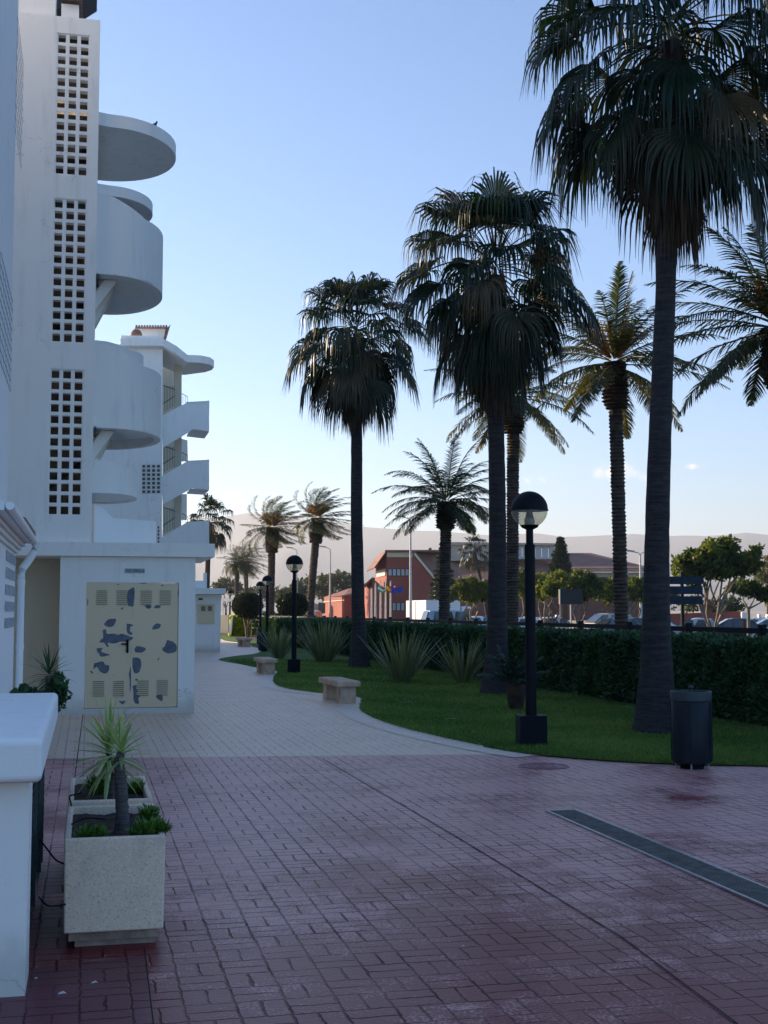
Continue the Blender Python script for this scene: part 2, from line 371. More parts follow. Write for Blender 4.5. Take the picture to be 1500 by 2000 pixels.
# ------------------------------------------------------------------ ground, paving, lawn, road, hills
ZL = -.25                                # level of the road and the car park beyond the hedge
struct('ground', [(-9000, -500, ZL-.05), (9000, -500, ZL-.05), (9000, 13000, ZL-.05), (-9000, 13000, ZL-.05)], M['earth'])
plat = [W(-30, -40), W(-30, 11.2), W(160, 11.2), W(160, -40)]
struct('garden_base', plat, M['concrete'], z=-.008, thick=.65)
mar = [W(-12, -8), W(-12, 9), G(1700, 1466), G(940, 1474), G(520, 1478), G(100, 1482), G(-900, 1490)]
tan = [G(-900, 1490), G(100, 1482), G(520, 1478), G(940, 1474), G(1700, 1466), W(21, 9.3), W(150, 9.3), W(150, -6), W(60, -6)]
struct('maroon_paving', mar, M['maroon'], z=0.0)
struct('tan_path', tan, M['tan'], z=0.0)
edge_px = [(1900, 1505), (1500, 1498), (1287, 1493), (1127, 1483), (1020, 1472), (913, 1453), (807, 1429), (753, 1413), (720, 1400), (704, 1389),
           (702.5, 1378), (706, 1369), (699, 1363), (668, 1359), (625, 1355), (592, 1351), (560, 1346), (541, 1340), (533, 1331), (535, 1322), (541, 1315), (535, 1310.5),
           (494, 1303.5), (465, 1297.5), (438, 1293), (426, 1289), (438, 1285), (465, 1281), (494, 1278), (506, 1274.5), (512, 1270.5), (506, 1267), (491, 1263),
           (489, 1260), (467, 1256), (441, 1252.5), (433, 1249)]
edge = catmull([G(*p) for p in edge_px], 7)
eu = UV(edge[-1])
lawn = edge + [W(eu[0], eu[1]), W(eu[0]+40, eu[1]-1), W(150, 4), W(150, 9.25), W(8, 9.25)]
M['lawn'] = None
def lawnmat():
    m, nt, b = _nt('mown_lawn'); tc = N(nt, 'ShaderNodeTexCoord'); o = tc.outputs['Object']
    a = ramp(nt, noise(nt, o, 1.3, 6, .65), .35, .68); f = ramp(nt, noise(nt, o, 40, 5, .75), .3, .7); d = ramp(nt, noise(nt, o, 1.1, 6, .7), .5, .68)
    c = mixc(nt, a, (.04, .11, .018), (.09, .18, .03)); c = mixc(nt, f, c, (.075, .12, .03), 'MIX')
    n = nt.nodes[-1]
    c2 = mixc(nt, math_(nt, 'MULTIPLY', f, .45), mixc(nt, a, (.036, .105, .018), (.10, .20, .034)), (.18, .24, .07))
    c2 = mixc(nt, math_(nt, 'MULTIPLY', d, .55), c2, (.17, .17, .06))
    L(nt, c2, b.inputs['Base Color']); b.inputs['Roughness'].default_value = .9; b.inputs['Specular IOR Level'].default_value = .2
    bp = N(nt, 'ShaderNodeBump'); bp.inputs['Strength'].default_value = 1; bp.inputs['Distance'].default_value = .03
    L(nt, noise(nt, o, 60, 5, .8), bp.inputs['Height']); L(nt, bp.outputs[0], b.inputs['Normal']); return m
M['lawn'] = lawnmat()
struct('lawn', lawn, M['lawn'], z=.014)
struct('hedge_bed', [W(6, 9.0), W(6, 11.15), W(150, 11.15), W(150, 9.0)], M['soil'], z=.020)
# pale border band along the lawn
b = MB(); ob = []
for i, p in enumerate(edge):
    d = (edge[min(i+1, len(edge)-1)]-edge[max(i-1, 0)]).normalized(); nrm = Vector((d.y, -d.x, 0))
    if nrm.dot(Vector((-1, -.6, 0))) < 0 and False: nrm = -nrm
    ob.append(p - nrm*.34)
n = len(edge)
b.add([Vector((p.x, p.y, .005)) for p in edge]+[Vector((p.x, p.y, .005)) for p in ob], [[i, i+1, n+i+1, n+i] for i in range(0, n-1) if edge[i].x < 1.75 or edge[i].y > 25])
o = b.build('path_border', M['border']); tag(o, kind='structure')
b = MB(); b.tube([Vector((p.x, p.y, -.004)) for p in edge if p.x < 1.2 or p.y > 25], .022, 6); o = b.build('lawn_edging', M['border']); tag(o, kind='structure')
# control joints cut into the concrete
def joint(pts, w=.012, name='paving_joint'):
    b = MB()
    for a, c in zip(pts[:-1], pts[1:]):
        d = (c-a).normalized(); s = Vector((-d.y, d.x, 0))*w/2
        b.add([a-s, a+s, c+s, c-s], [[0, 1, 2, 3]])
    for i, v in enumerate(b.v): b.v[i] = (v[0], v[1], .0045)
    return tag(b.build(name, M['joint']), kind='structure')
M['joint'] = mat('dark_joint_line', (.018, .012, .014), .95, .2, 10)  # plain dark colour of the joint lines
joint([G(630, 1482), G(900, 1640), G(1215, 1832), G(1445, 2005), G(1600, 2120)], .009)
joint([G(163, 1389), G(151, 1480), G(141, 1560)], .010); joint([G(282, 1854), G(300, 2005)], .006)
joint([G(-60, 1483.2), G(100, 1482), G(520, 1478), G(940, 1474)], .010)
struct('repainted_paving', [G(-80, 1908), G(283, 1868), G(301, 2005), G(310, 2090), G(-80, 2090)], M['maroon_new'], z=.0035)
# bits of pale litter on the paving are single things
struct('road', [W(-20, 13.5, 0), W(-20, 22, 0), W(260, 22, 0), W(260, 13.5, 0)], M['asphalt'], z=ZL)
struct('car_park', [W(-20, 24, 0), W(-20, 120, 0), W(150, 120, 0), W(150, 24, 0)], M['asphalt'], z=ZL+.001)
hp = [(-700, 1080), (0, 1060), (330, 1035), (400, 1015), (450, 1009), (485, 1003), (520, 1006), (560, 1012), (600, 1016), (650, 1021), (700, 1030), (760, 1034), (810, 1038), (850, 1039), (900, 1043),
      (950, 1047), (1000, 1045), (1050, 1044), (1100, 1051), (1160, 1049), (1200, 1047), (1240, 1045), (1290, 1050), (1340, 1048), (1380, 1049), (1430, 1046), (1455, 1042), (1500, 1047), (1560, 1050), (1700, 1045), (2200, 1060)]
def hills():
    YR = 5200.0; px = np.linspace(-600, 2150, 420); yy = np.interp(px, [p[0] for p in hp], [p[1] for p in hp])
    yy += np.cumsum(rng.normal(0, .22, len(px)))*.25; rows = 26; V = []
    for j in range(rows):
        t = j/(rows-1)
        for i in range(len(px)):
            pk = P(px[i], yy[i], YR); hgt = pk.z
            Y = YR - (1-t)*1900
            prof = t**1.25
            ridge = .12*math.sin(px[i]*.021+t*5)*math.sin(t*math.pi)+.08*math.sin(px[i]*.055-t*9)*math.sin(t*math.pi)
            V.append((pk.x*(Y/YR), Y, -3+(hgt+3)*max(0, min(1, prof+ridge*(1-t)))))
    F = [[j*420+i, j*420+i+1, (j+1)*420+i+1, (j+1)*420+i] for j in range(rows-1) for i in range(419)]
    o = npobj('hills', V, F, mat('hillside_scrub', (.04, .055, .075), .95, .2, .004), smooth=True); tag(o, kind='structure')
hills()

# ------------------------------------------------------------------ foliage helpers
def leaf_cloud(pts, size, jitter=.5, tint=None, aspect=1.7, up=.3, outward=None):
    """small folded leaf cards, random directions: returns V,F,T"""
    n = len(pts); pts = np.asarray(pts); s = size*(1+jitter*(rng.random(n)-.5)*2)
    d = rng.normal(size=(n, 3)); d[:, 2] += up
    if outward is not None: d += outward*1.2
    d /= np.linalg.norm(d, axis=1)[:, None]
    r = rng.normal(size=(n, 3)); w = np.cross(d, r); w /= np.linalg.norm(w, axis=1)[:, None]
    L_ = d*s[:, None]*aspect; Wd = w*s[:, None]*.5
    V = np.stack([pts, pts+L_*.5+Wd, pts+L_, pts+L_*.5-Wd], 1).reshape(-1, 3)
    F = np.arange(n*4).reshape(n, 4)
    t = rng.random(n) if tint is None else tint
    return V, F, np.repeat(t, 4)
def in_blob(n, c, r, shell=.55):
    d = rng.normal(size=(n, 3)); d /= np.linalg.norm(d, axis=1)[:, None]
    k = (shell+(1-shell)*rng.random(n))
    return np.array(c)+d*np.array(r)*k[:, None], d
def broad_tree(name, label, cat, base, blobs, trunk_r, limbs, lsize, n_per, m, group=None, tint0=.2, tint1=.6, bark='bark', stems=1):
    """blobs: (x,y,z, rx,ry,rz) relative to the base; limbs run from the fork to the blobs"""
    t = thing(name, label, cat, base, 0, group)
    tb = MB(); fork = limbs
    for s_ in range(stems):
        a = s_*2*math.pi/max(stems, 1)+.4; off = Vector((math.cos(a), math.sin(a)*.6, 0))*(trunk_r*1.6 if stems > 1 else 0)
        top = Vector((off.x*2.5, off.y*2.5, fork)); tb.tube([off*.5, off*.8+Vector((0, 0, fork*.5)), top], [trunk_r*1.25/(stems**.5), trunk_r*.95/(stems**.5), trunk_r*.8/(stems**.5)], 8, jit=.1)
        for q, bb in enumerate(blobs):
            if q % stems != s_: continue
            e = Vector(bb[:3]); mid = top.lerp(e, .5)+Vector((random.uniform(-.1, .1)*fork, 0, -.05*fork)); tb.tube([top, mid, e], [trunk_r*.55, trunk_r*.35, trunk_r*.12], 6, jit=.1)
    tb.build('trunk', M[bark], t, smooth=True)
    P_ = []; D_ = []; T_ = []
    for bb in blobs:
        vol = bb[3]*bb[4]*bb[5]
        k = int(n_per*(vol**.67))
        # sub-clumps
        nc = 14; cc, _ = in_blob(nc, bb[:3], bb[3:], .6)
        for c in cc:
            pts, d = in_blob(k//nc, c, np.array(bb[3:])*.42, .35); P_.append(pts); D_.append(d)
            T_.append(np.clip(rng.normal(tint0+(tint1-tint0)*rng.random(), .12, len(pts)), 0, 1))
    P_ = np.concatenate(P_); D_ = np.concatenate(D_); T_ = np.concatenate(T_)
    V, F, T = leaf_cloud(P_, lsize, tint=T_, outward=D_)
    npobj('crown', V, F, M[m], t, T)
    return t

# ------------------------------------------------------------------ fan palms
def unit(v): return v/np.linalg.norm(v)
DOWN = np.array([0, 0, -1.0])
def ribbon(V, F, T, pts, sides, widths, tint, fold=None):
    n0 = len(V)
    for p, s, w in zip(pts, sides, widths): V.append(p-s*w*.5); V.append(p+s*w*.5); T.append(tint); T.append(tint)
    for i in range(len(pts)-1): a = n0+2*i; F.append((a, a+1, a+3, a+2))
def fan_leaf(V, F, T, base, az, el, plen, blen, droop, tint, nseg=30, spread=1.75, wind=np.zeros(3), pw=.035, pbend=.35):
    d = np.array([math.cos(az)*math.cos(el), math.sin(az)*math.cos(el), math.sin(el)])
    side0 = np.array([-math.sin(az), math.cos(az), 0.0])
    p = np.array(base, float); pts = [p.copy()]; sd_ = []
    for k in range(6):
        d = unit(d+DOWN*pbend/6+wind*.04); p = p+d*plen/6; pts.append(p.copy())
    pts = np.array(pts)
    ribbon(V, F, T, pts, [side0]*7, np.linspace(pw*1.6, pw, 7), tint*.5+.15)
    up = np.cross(side0, d); up = up if up[2] > -2 else -up
    ribbon(V, F, T, pts, [unit(up)]*7, np.linspace(pw, pw*.7, 7), tint*.5+.15)
    nrm = unit(np.cross(side0, d)); s = side0
    h = p; dst = random.uniform(.22, .44); lw = random.uniform(.8, 1.0)
    for i in range(nseg):
        if random.random() < .04: continue
        a = -spread+2*spread*(i+.5)/nseg; da = 2*spread/nseg
        sa = d*math.cos(a)+s*math.sin(a); ta = -d*math.sin(a)+s*math.cos(a)
        # the blade is folded along the midrib: sides drop a little
        sa = unit(sa - nrm*.25*abs(math.sin(a)))
        Lg = blen*(.62+.38*math.cos(a*.5)**2)*random.uniform(.88, 1.1)
        K = 7; q = h.copy(); g = droop*lw*random.uniform(.8, 1.15); wv = [.008]; pp = [q.copy()]
        tl = tint+random.uniform(-.06, .06)
        for k in range(1, K+1):
            t = k/K; w = min(1, max(0, (t-dst)/.36))**1.1*g
            w = min(w, .97)
            dr = unit(sa*(1-w)+DOWN*w*1.15+wind*w*.5+ta*random.uniform(-.06, .06)*w)
            q = q+dr*Lg/K; pp.append(q.copy())
            if t <= .46: wv.append(2*Lg*t*math.tan(da/2)*1.10)
            else: wv.append(wv_pk*(1-(t-.46)/.54)**1.0*.85+.004)
            if t <= .46: wv_pk = wv[-1]
        sg = 1 if i % 2 else -1
        sides = [unit(ta+nrm*.55*sg)]*(K+1)
        ribbon(V, F, T, pp, sides, wv, tl)
def fan_palm(label, base, top, rb, rt, nlive=56, ndead=26, plen=1.0, blen=1.15, seed=1, skirt=1.5, flare=1.0, group='tall fan palms on the lawn', wind=(0, 0, 0), nseg=30, low=-70, size=1.0):
    random.seed(seed); t = thing('fan_palm', label, 'palm tree', base, 0, group)
    tp = Vector(top)-Vector(base); H = tp.z; prof = []; rad = []
    nr = 46
    for i in range(nr):
        z = (i/(nr-1))**1.15; lean = z**1.3
        prof.append(Vector((tp.x*lean+.02*math.sin(z*7+seed), tp.y*lean+.02*math.sin(z*5), H*z)))
        fl = math.exp(-z*H/.62)*flare
        rad.append((rt+(rb-rt)*(1-z)**1.5)+fl*rb*.85)
    b = MB(); b.tube(prof, rad, 20, jit=.035); b.build('trunk', M['fan_trunk'], t, smooth=True)
    V, F, T = [], [], []; w = np.array(wind, float)
    tv = np.array(tp)
    ga = math.pi*(3-math.sqrt(5))
    for i in range(nlive):
        f = i/(nlive-1); el = R(86-(86-low)*f**.9+random.uniform(-7, 7)); az = i*ga+random.uniform(-.25, .25)
        bs = tv+np.array([math.cos(az)*rt*.7, math.sin(az)*rt*.7, .55*size*(1-f*1.5)])
        tint = max(0, random.gauss(.04+.75*max(0, f-.52)**1.2, .07+.12*f)) if random.random() > .06 else .8; pl = plen*(.62+.42*math.sin(min(1, f*1.3)*math.pi*.6))*random.choice((.7, .85, .95, 1.0, 1.08, 1.2))*random.uniform(.93, 1.07)
        fan_leaf(V, F, T, bs, az, el, pl, blen*random.uniform(.88, 1.12), .95 if f > .16 else .7, tint, nseg, 1.9 if f < .75 else 1.35, w, pw=.03*size, pbend=.25+.5*(f < .8))
    npobj('crown', V, F, M['fan'], t, T)
    V, F, T = [], [], []
    for i in range(ndead):
        f = i/max(1, ndead-1); az = i*ga*1.07+random.uniform(-.3, .3); z = -.15-skirt*f**1.1
        k = 1-.55*f
        bs = tv+np.array([math.cos(az)*rt*.8, math.sin(az)*rt*.8, z])
        fan_leaf(V, F, T, bs, az, R(random.uniform(-72, -52)-12*f), plen*.62*k, blen*.72*random.uniform(.75, 1.1), .97, random.uniform(.1, .9), 18, .7, w*.3, pw=.025*size, pbend=.9)
    for i in range(int(ndead*9)):   # loose hanging threads and split leaf bases against the trunk
        az = random.uniform(0, 6.283); z = -random.random()*skirt*1.05+.1; ln = random.uniform(.25, .6)*size
        r0 = rt+random.uniform(0, .07); p0 = tv+np.array([math.cos(az)*r0, math.sin(az)*r0, z]); q = p0.copy(); pp = [q.copy()]
        for k in range(3): q = q+unit(DOWN+np.array([math.cos(az), math.sin(az), 0])*random.uniform(-.05, .22))*ln/3; pp.append(q.copy())
        ribbon(V, F, T, pp, [np.array([-math.sin(az), math.cos(az), 0])]*4, [.03*size, .028*size, .018*size, .005], random.random())
    npobj('dead_leaf_skirt', V, F, M['dead'], t, T)
    return t

# ------------------------------------------------------------------ date palms
def date_frond(V, F, T, base, az, el, ln, bend, tint, nl=44, ll=.42, wind=np.zeros(3)):
    d = np.array([math.cos(az)*math.cos(el), math.sin(az)*math.cos(el), math.sin(el)])
    side = np.array([-math.sin(az), math.cos(az), 0.0]); p = np.array(base, float); pts = [p.copy()]; ds = [d.copy()]
    K = 12
    for k in range(K):
        d = unit(d+DOWN*bend*(.4+1.2*k/K)/K+wind*(k/K)*2/K); p = p+d*ln/K; pts.append(p.copy()); ds.append(d.copy())
    pts = np.array(pts); ds = np.array(ds)
    ups = [unit(np.cross(side, x)) for x in ds]
    side = unit(side+random.uniform(-.3, .3)*ups[0])
    ribbon(V, F, T, pts, [side]*(K+1), np.linspace(.055, .008, K+1), .75)
    ribbon(V, F, T, pts, ups, np.linspace(.035, .006, K+1), .75)
    for i in range(nl):
        t = .12+.87*(i+.5)/nl; k = t*K; j = min(K-1, int(k)); f = k-j
        q = pts[j]*(1-f)+pts[j+1]*f; dd = unit(ds[j]*(1-f)+ds[min(K, j+1)]*f); s = unit(np.cross(dd, ups[j])); u = np.cross(s, dd)
        lg = ll*(math.sin(math.pi*min(1, t*.86+.14))**.6)*random.uniform(.85, 1.1)
        for sg in (-1, 1):
            fw = .55+.7*t; lift = random.uniform(.05, .75)
            o = unit(dd*fw+s*sg*1.0+u*lift); e = q+o*lg*.6; o2 = unit(o+DOWN*.35+wind*.5); e2 = e+o2*lg*.4
            wv = unit(np.cross(o, u)+u*random.uniform(-.6, .6)); n0 = len(V); tn = tint+random.uniform(-.08, .08)
            w0 = .015*ll/.42
            V += [q-wv*w0, q+wv*w0, e-wv*w0*.9, e+wv*w0*.9, e2-wv*.002, e2+wv*.002]; T += [tn]*6
            F += [(n0, n0+1, n0+3, n0+2), (n0+2, n0+3, n0+5, n0+4)]
def date_palm(label, base, top, r, nf=52, ln=2.3, seed=1, wind=(0, 0, 0), fruit=True, boot=1.1, group='date palms beyond the hedge', nl=44, ll=.42, lowel=-38, bend=1.15):
    random.seed(seed); t = thing('date_palm', label, 'palm tree', base, 0, group); tp = Vector(top)-Vector(base); H = tp.z
    pts, rad = [], []; n = int(max(14, H/.085)); 
    for i in range(n*2+1):
        z = i/(n*2); pts.append(Vector((tp.x*z**1.3, tp.y*z, H*z))); zz = H*(1-z)
        rr = r*(1.0+.35*math.exp(-z*H/.3)); rr *= (1.10 if i % 2 else .93)
        if zz < boot: rr = r*(1.15+.62*math.sin(min(1, (boot-zz)/boot*1.5+.35)*math.pi*.55))*(1.12 if i % 2 else .92)
        rad.append(rr)
    k = next(i for i in range(n*2+1) if H*(1-i/(n*2)) < boot)
    b = MB(); b.tube(pts[:k+1], rad[:k]+[rad[k-1]], 14, jit=.07); b.build('trunk', M['date_trunk'], t)
    b = MB(); b.tube(pts[k:], rad[k:], 14, jit=.13); b.build('leaf_bases', M['boot'], t)
    V, F, T = [], [], []; ga = math.pi*(3-math.sqrt(5)); w = np.array(wind, float); tv = np.array(tp)
    for i in range(nf):
        f = i/(nf-1); el = R(80-(80-lowel)*f**.72+random.uniform(-6, 6)); az = i*ga+random.uniform(-.2, .2)
        bs = tv+np.array([math.cos(az)*r*.6, math.sin(az)*r*.6, .25*(1-f)-.15*f])
        date_frond(V, F, T, bs, az, el, ln*random.uniform(.82, 1.1)*(.8+.2*math.sin(f*math.pi)), bend*random.uniform(.75, 1.25), max(0, random.gauss(.15+.3*(f > .85), .1)), nl, ll, w)
    npobj('crown', V, F, M['date'], t, T)
    if fruit:
        b = MB()
        for i in range(9):
            az = i*.7+random.random()*.3
            for k in range(14):
                e = R(random.uniform(35, 70)); a = az+random.uniform(-.18, .18); L0 = ln*random.uniform(.28, .4)
                p1 = Vector((math.cos(a)*math.cos(e), math.sin(a)*math.cos(e), math.sin(e)))*L0+tp; p0 = tp+Vector((math.cos(az)*.1, math.sin(az)*.1, .1))
                b.tube([p0, p0.lerp(p1, .6), p1, p1+Vector((math.cos(a)*.1, math.sin(a)*.1, -.12))*ln/2], [.012*r/.18, .010*r/.18, .016*r/.18, .012*r/.18], 3)
        b.build('fruit_stalks', M['fruit'], t)
    return t

# ------------------------------------------------------------------ APARTMENT BUILDING beside us
A = thing('apartment_building', 'white apartment block with square-holed stair tower, curved landings and peeling cream metal door', 'building', W(21, 0), TH)
def yl(px, Y0=21.0):            # local x of a pixel column on the tower front
    a = math.atan((px-750)/FPX)+TH; return math.tan(a)*21.0
def zl(py, Y=20.55): return P(300, py, Y).z
b = MB()
x0, x1 = -3.2, .06; ztop = zl(36, 20.5); zs = zl(1060, 20.5)
gx = [yl(115), yl(176)]
cols = [(yl(115)-.175+i*(yl(161)-yl(115))/2, yl(115)-.175+i*(yl(161)-yl(115))/2+.122) for i in range(3)]
grids = [(zl(73), zl(343)), (zl(394), zl(669)), (zl(725), zl(1005))]
LX0, LX1 = cols[0][0]-.02, cols[2][1]+.02
b.box(x0, LX0, .1, .28, zs, ztop); b.box(LX1, x1, .1, .28, zs, ztop)
zc = zs
for (zt, zb) in grids[::-1]: b.box(LX0, LX1, .1, .28, zc, zb-.02); zc = zt+.02
b.box(LX0, LX1, .1, .28, zc, ztop)
b.box(x1-.14, x1, .28, 3.4, zs, ztop)                                  # side wall of the tower
b.box(x0, x1-.14, .28, 3.4, ztop-.2, ztop-.02)
b.box(x0, -2.2, 3.4, 3.6, zs, ztop)
b.box(x0-4, yl(97)-.09, .3, 3.6, ztop+.002, ztop+.9)
b.build('stair_tower_wall', M['white'], A)
for (zt, zb) in grids:
    g = MB(); nr = 13; pit = (zt-zb+.055)/nr
    for j in range(nr+1):
        z0 = zb-.02 if j == 0 else zb+j*pit-.055; z1 = zb if j == 0 else (zt+.02 if j == nr else zb+j*pit)
        if j == nr: z0 = zt-.0
        g.box(LX0, LX1, .12, .26, z0, z1)
    xs = [LX0]+[c for cc in cols for c in cc]+[LX1]
    for i in range(0, len(xs), 2):
        if xs[i+1]-xs[i] > .001:
            for j in range(nr):
                z0 = zb+j*pit; z1 = zb+(j+1)*pit-.055
                g.box(xs[i], xs[i+1], .121, .259, z0, z1)
    g.build('lattice_panel', M['white'], A)
g = MB()
for k in range(4):
    z = 2.8+k*2.72; g.box(x0, x1-.14, .3, 3.3, z, z+.18)
    g.prism([(-1.6, .9, z+.2), (.0, .9, z+1.45), (.0, .9, z+1.62), (-1.6, .9, z+.4)], (0, 1.0, 0))
g.box(-.75, .0, 3.2, 3.35, 2.8, 11)
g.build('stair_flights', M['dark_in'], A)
g = MB(); g.box(x0-9, LX0-.4, 3.6, 31, .0, ztop-.4); g.build('main_block', M['white'], A)
def dslab(mb, r, z0, z1, cy=1.85, xc=.04, ry=None, n=28, neck=.35):
    ry = ry or r; pts = [(xc, cy-ry-neck*.2, 0)]
    for i in range(n+1):
        t = -math.pi/2+math.pi*i/n; pts.append((xc+neck*.6+(r-neck*.6)*math.cos(t), cy+ry*math.sin(t), 0))
    pts.append((xc, cy+ry, 0)); mb.prism([(p[0], p[1], z0) for p in pts], (0, 0, z1-z0))
def dring(mb, r, z0, z1, cy=1.85, xc=.04, ry=None, n=32, th=.12, neck=.35, slope=0, drop=0):
    ry = ry or r; o = []; i_ = []
    for i in range(n+1):
        t = -math.pi/2+math.pi*i/n
        o.append((xc+neck*.6+(r-neck*.6)*math.cos(t), cy+ry*math.sin(t))); i_.append((xc+neck*.6+(r-neck*.6-th)*math.cos(t), cy+(ry-th)*math.sin(t)))
    o = [(xc, cy-ry)]+o+[(xc, cy+ry)]; i_ = [(xc, cy-ry+th)]+i_+[(xc, cy+ry-th)]; m = len(o)
    zz = lambda k: z0-drop*max(0, min(1, (k/m-.45)/.25))
    vs = [(p[0], p[1], zz(k)) for k, p in enumerate(o)]+[(p[0], p[1], z1+slope*max(0, 1-k/8)) for k, p in enumerate(o)]+[(p[0], p[1], zz(k)) for k, p in enumerate(i_)]+[(p[0], p[1], z1+slope*max(0, 1-k/8)) for k, p in enumerate(i_)]
    fs = []
    for k in range(m-1): fs += [[k, k+1, m+k+1, m+k], [2*m+k, 3*m+k, 3*m+k+1, 2*m+k+1], [m+k, m+k+1, 3*m+k+1, 3*m+k], [k, 2*m+k, 2*m+k+1, k+1]]
    fs += [[0, m, 3*m, 2*m], [m-1, 3*m-1, 4*m-1, 2*m-1]]
    mb.add(vs, fs)
RO = 1.375
def part(fn, name, m='white', smooth=True):
    g = MB(); fn(g); return g.build(name, M[m], A, smooth=smooth)
part(lambda g: dslab(g, RO+.02, 9.75, 9.97), 'roof_canopy')
part(lambda g: dslab(g, .985, 8.62, 8.80, cy=1.6), 'lower_canopy')
part(lambda g: dring(g, RO-.18, 7.24, 8.32, slope=.32, ry=1.5, cy=2.0, drop=0), 'landing_parapet')
part(lambda g: dslab(g, RO-.33, 7.26, 7.42, cy=1.35, ry=.8), 'landing_slab')
part(lambda g: dring(g, RO-.18, 4.66, 5.78, slope=.34, ry=1.5, cy=2.0, drop=0), 'landing_parapet')
part(lambda g: dslab(g, RO-.33, 4.68, 4.84, cy=1.35, ry=.8), 'landing_slab')
part(lambda g: dring(g, .88, 4.9, 6.15, cy=2.0, slope=.1), 'half_landing_parapet')
part(lambda g: dring(g, .80, 3.60, 4.06, cy=1.9, ry=1.15, slope=.1), 'half_landing_parapet')
part(lambda g: dslab(g, .70, 3.62, 3.76, cy=1.9, ry=1.05), 'half_landing_slab')
for zb in (7.26, 4.68):
    part(lambda g: (g.prism([(.05, 1.4, zb-.70), (.38, 1.4, zb-.02), (.05, 1.4, zb-.02)], (0, .5, 0)), g.prism([(.05, .9, zb-.55), (.42, .9, zb-.01), (.20, .9, zb-.01), (.05, .9, zb-.25)], (0, .12, 0))), 'stair_flight', smooth=False)
    part(lambda g: (g.box(.07, .11, .50, 1.1, zb-.1, zb+.0)), 'railing', 'railing', False)
part(lambda g: g.prism([(yl(183), .9, zs+.002), (yl(183), .9, 3.42), (yl(200), .9, 3.36), (yl(222), .9, 3.19), (yl(310), .9, 3.15), (yl(310), .9, zs+.002)], (0, .14, 0)), 'terrace_parapet', 'white2', False)
# slab, meter room and door
SL0, SL1 = -3.2, 2.02
part(lambda g: g.box(SL0, SL1, -.12, 2.6, zl(1086, 20.4), zs), 'ground_floor_slab', smooth=False)
bz = zl(1086, 20.4)
dx0, dx1, dz0, dz1 = yl(169), yl(350), .09, zl(1138, 20.7)
def room(g):
    X0, X1 = yl(118), yl(382)
    g.box(X0, dx0, .0, .16, 0, bz-.002); g.box(dx1, X1, .0, .16, 0, bz-.002); g.box(dx0, dx1, .0, .16, dz1, bz-.002); g.box(dx0, dx1, .0, .16, 0, dz0)
    g.box(X1-.16, X1, .16, 2.3, 0, bz-.002); g.box(X0, X0+.16, .16, 2.3, 0, bz-.002)
part(room, 'meter_room_wall', smooth=False)
part(lambda g: g.box(-3.2, yl(118)-.002, 1.15, 1.3, 0, bz-.003), 'recessed_wall', 'cream', False)
# door leaves with peeling paint (patches have their own outline, so stay in the paint)
def doormat():
    m, nt, b = _nt('peeling_cream_paint'); tc = N(nt, 'ShaderNodeTexCoord'); o = tc.outputs['Object']
    f = ramp(nt, noise(nt, o, 26, 4, .6), .70, .73); c = mixc(nt, math_(nt, 'MULTIPLY', noise(nt, o, 3, 4), .25), (.74, .60, .40), (.62, .50, .34))
    c = mixc(nt, f, c, (.11, .13, .17)); L(nt, c, b.inputs['Base Color']); b.inputs['Roughness'].default_value = .5; return m
M['door'] = doormat(); M['primer'] = mat('blue_grey_primer', (.115, .14, .19), .6, .15, 12); M['slot'] = mat('louvre_slot', (.12, .11, .09), .8, .1, 4)
dm = (dx0+dx1)/2
doors = []
for (a, c) in ((dx0+.01, dm-.004), (dm+.004, dx1-.01)):
    g = MB(); g.box(a, c, .015, .05, dz0+.012, dz1-.008); doors.append(g.build('metal_door_leaf', M['door'], A))
def D2(px, py): return (yl(px), P(300, py, 20.75).z)      # point on the door plane
def dc(x, y): return D2(150+x*220/1500, 1120+y*270/1841)
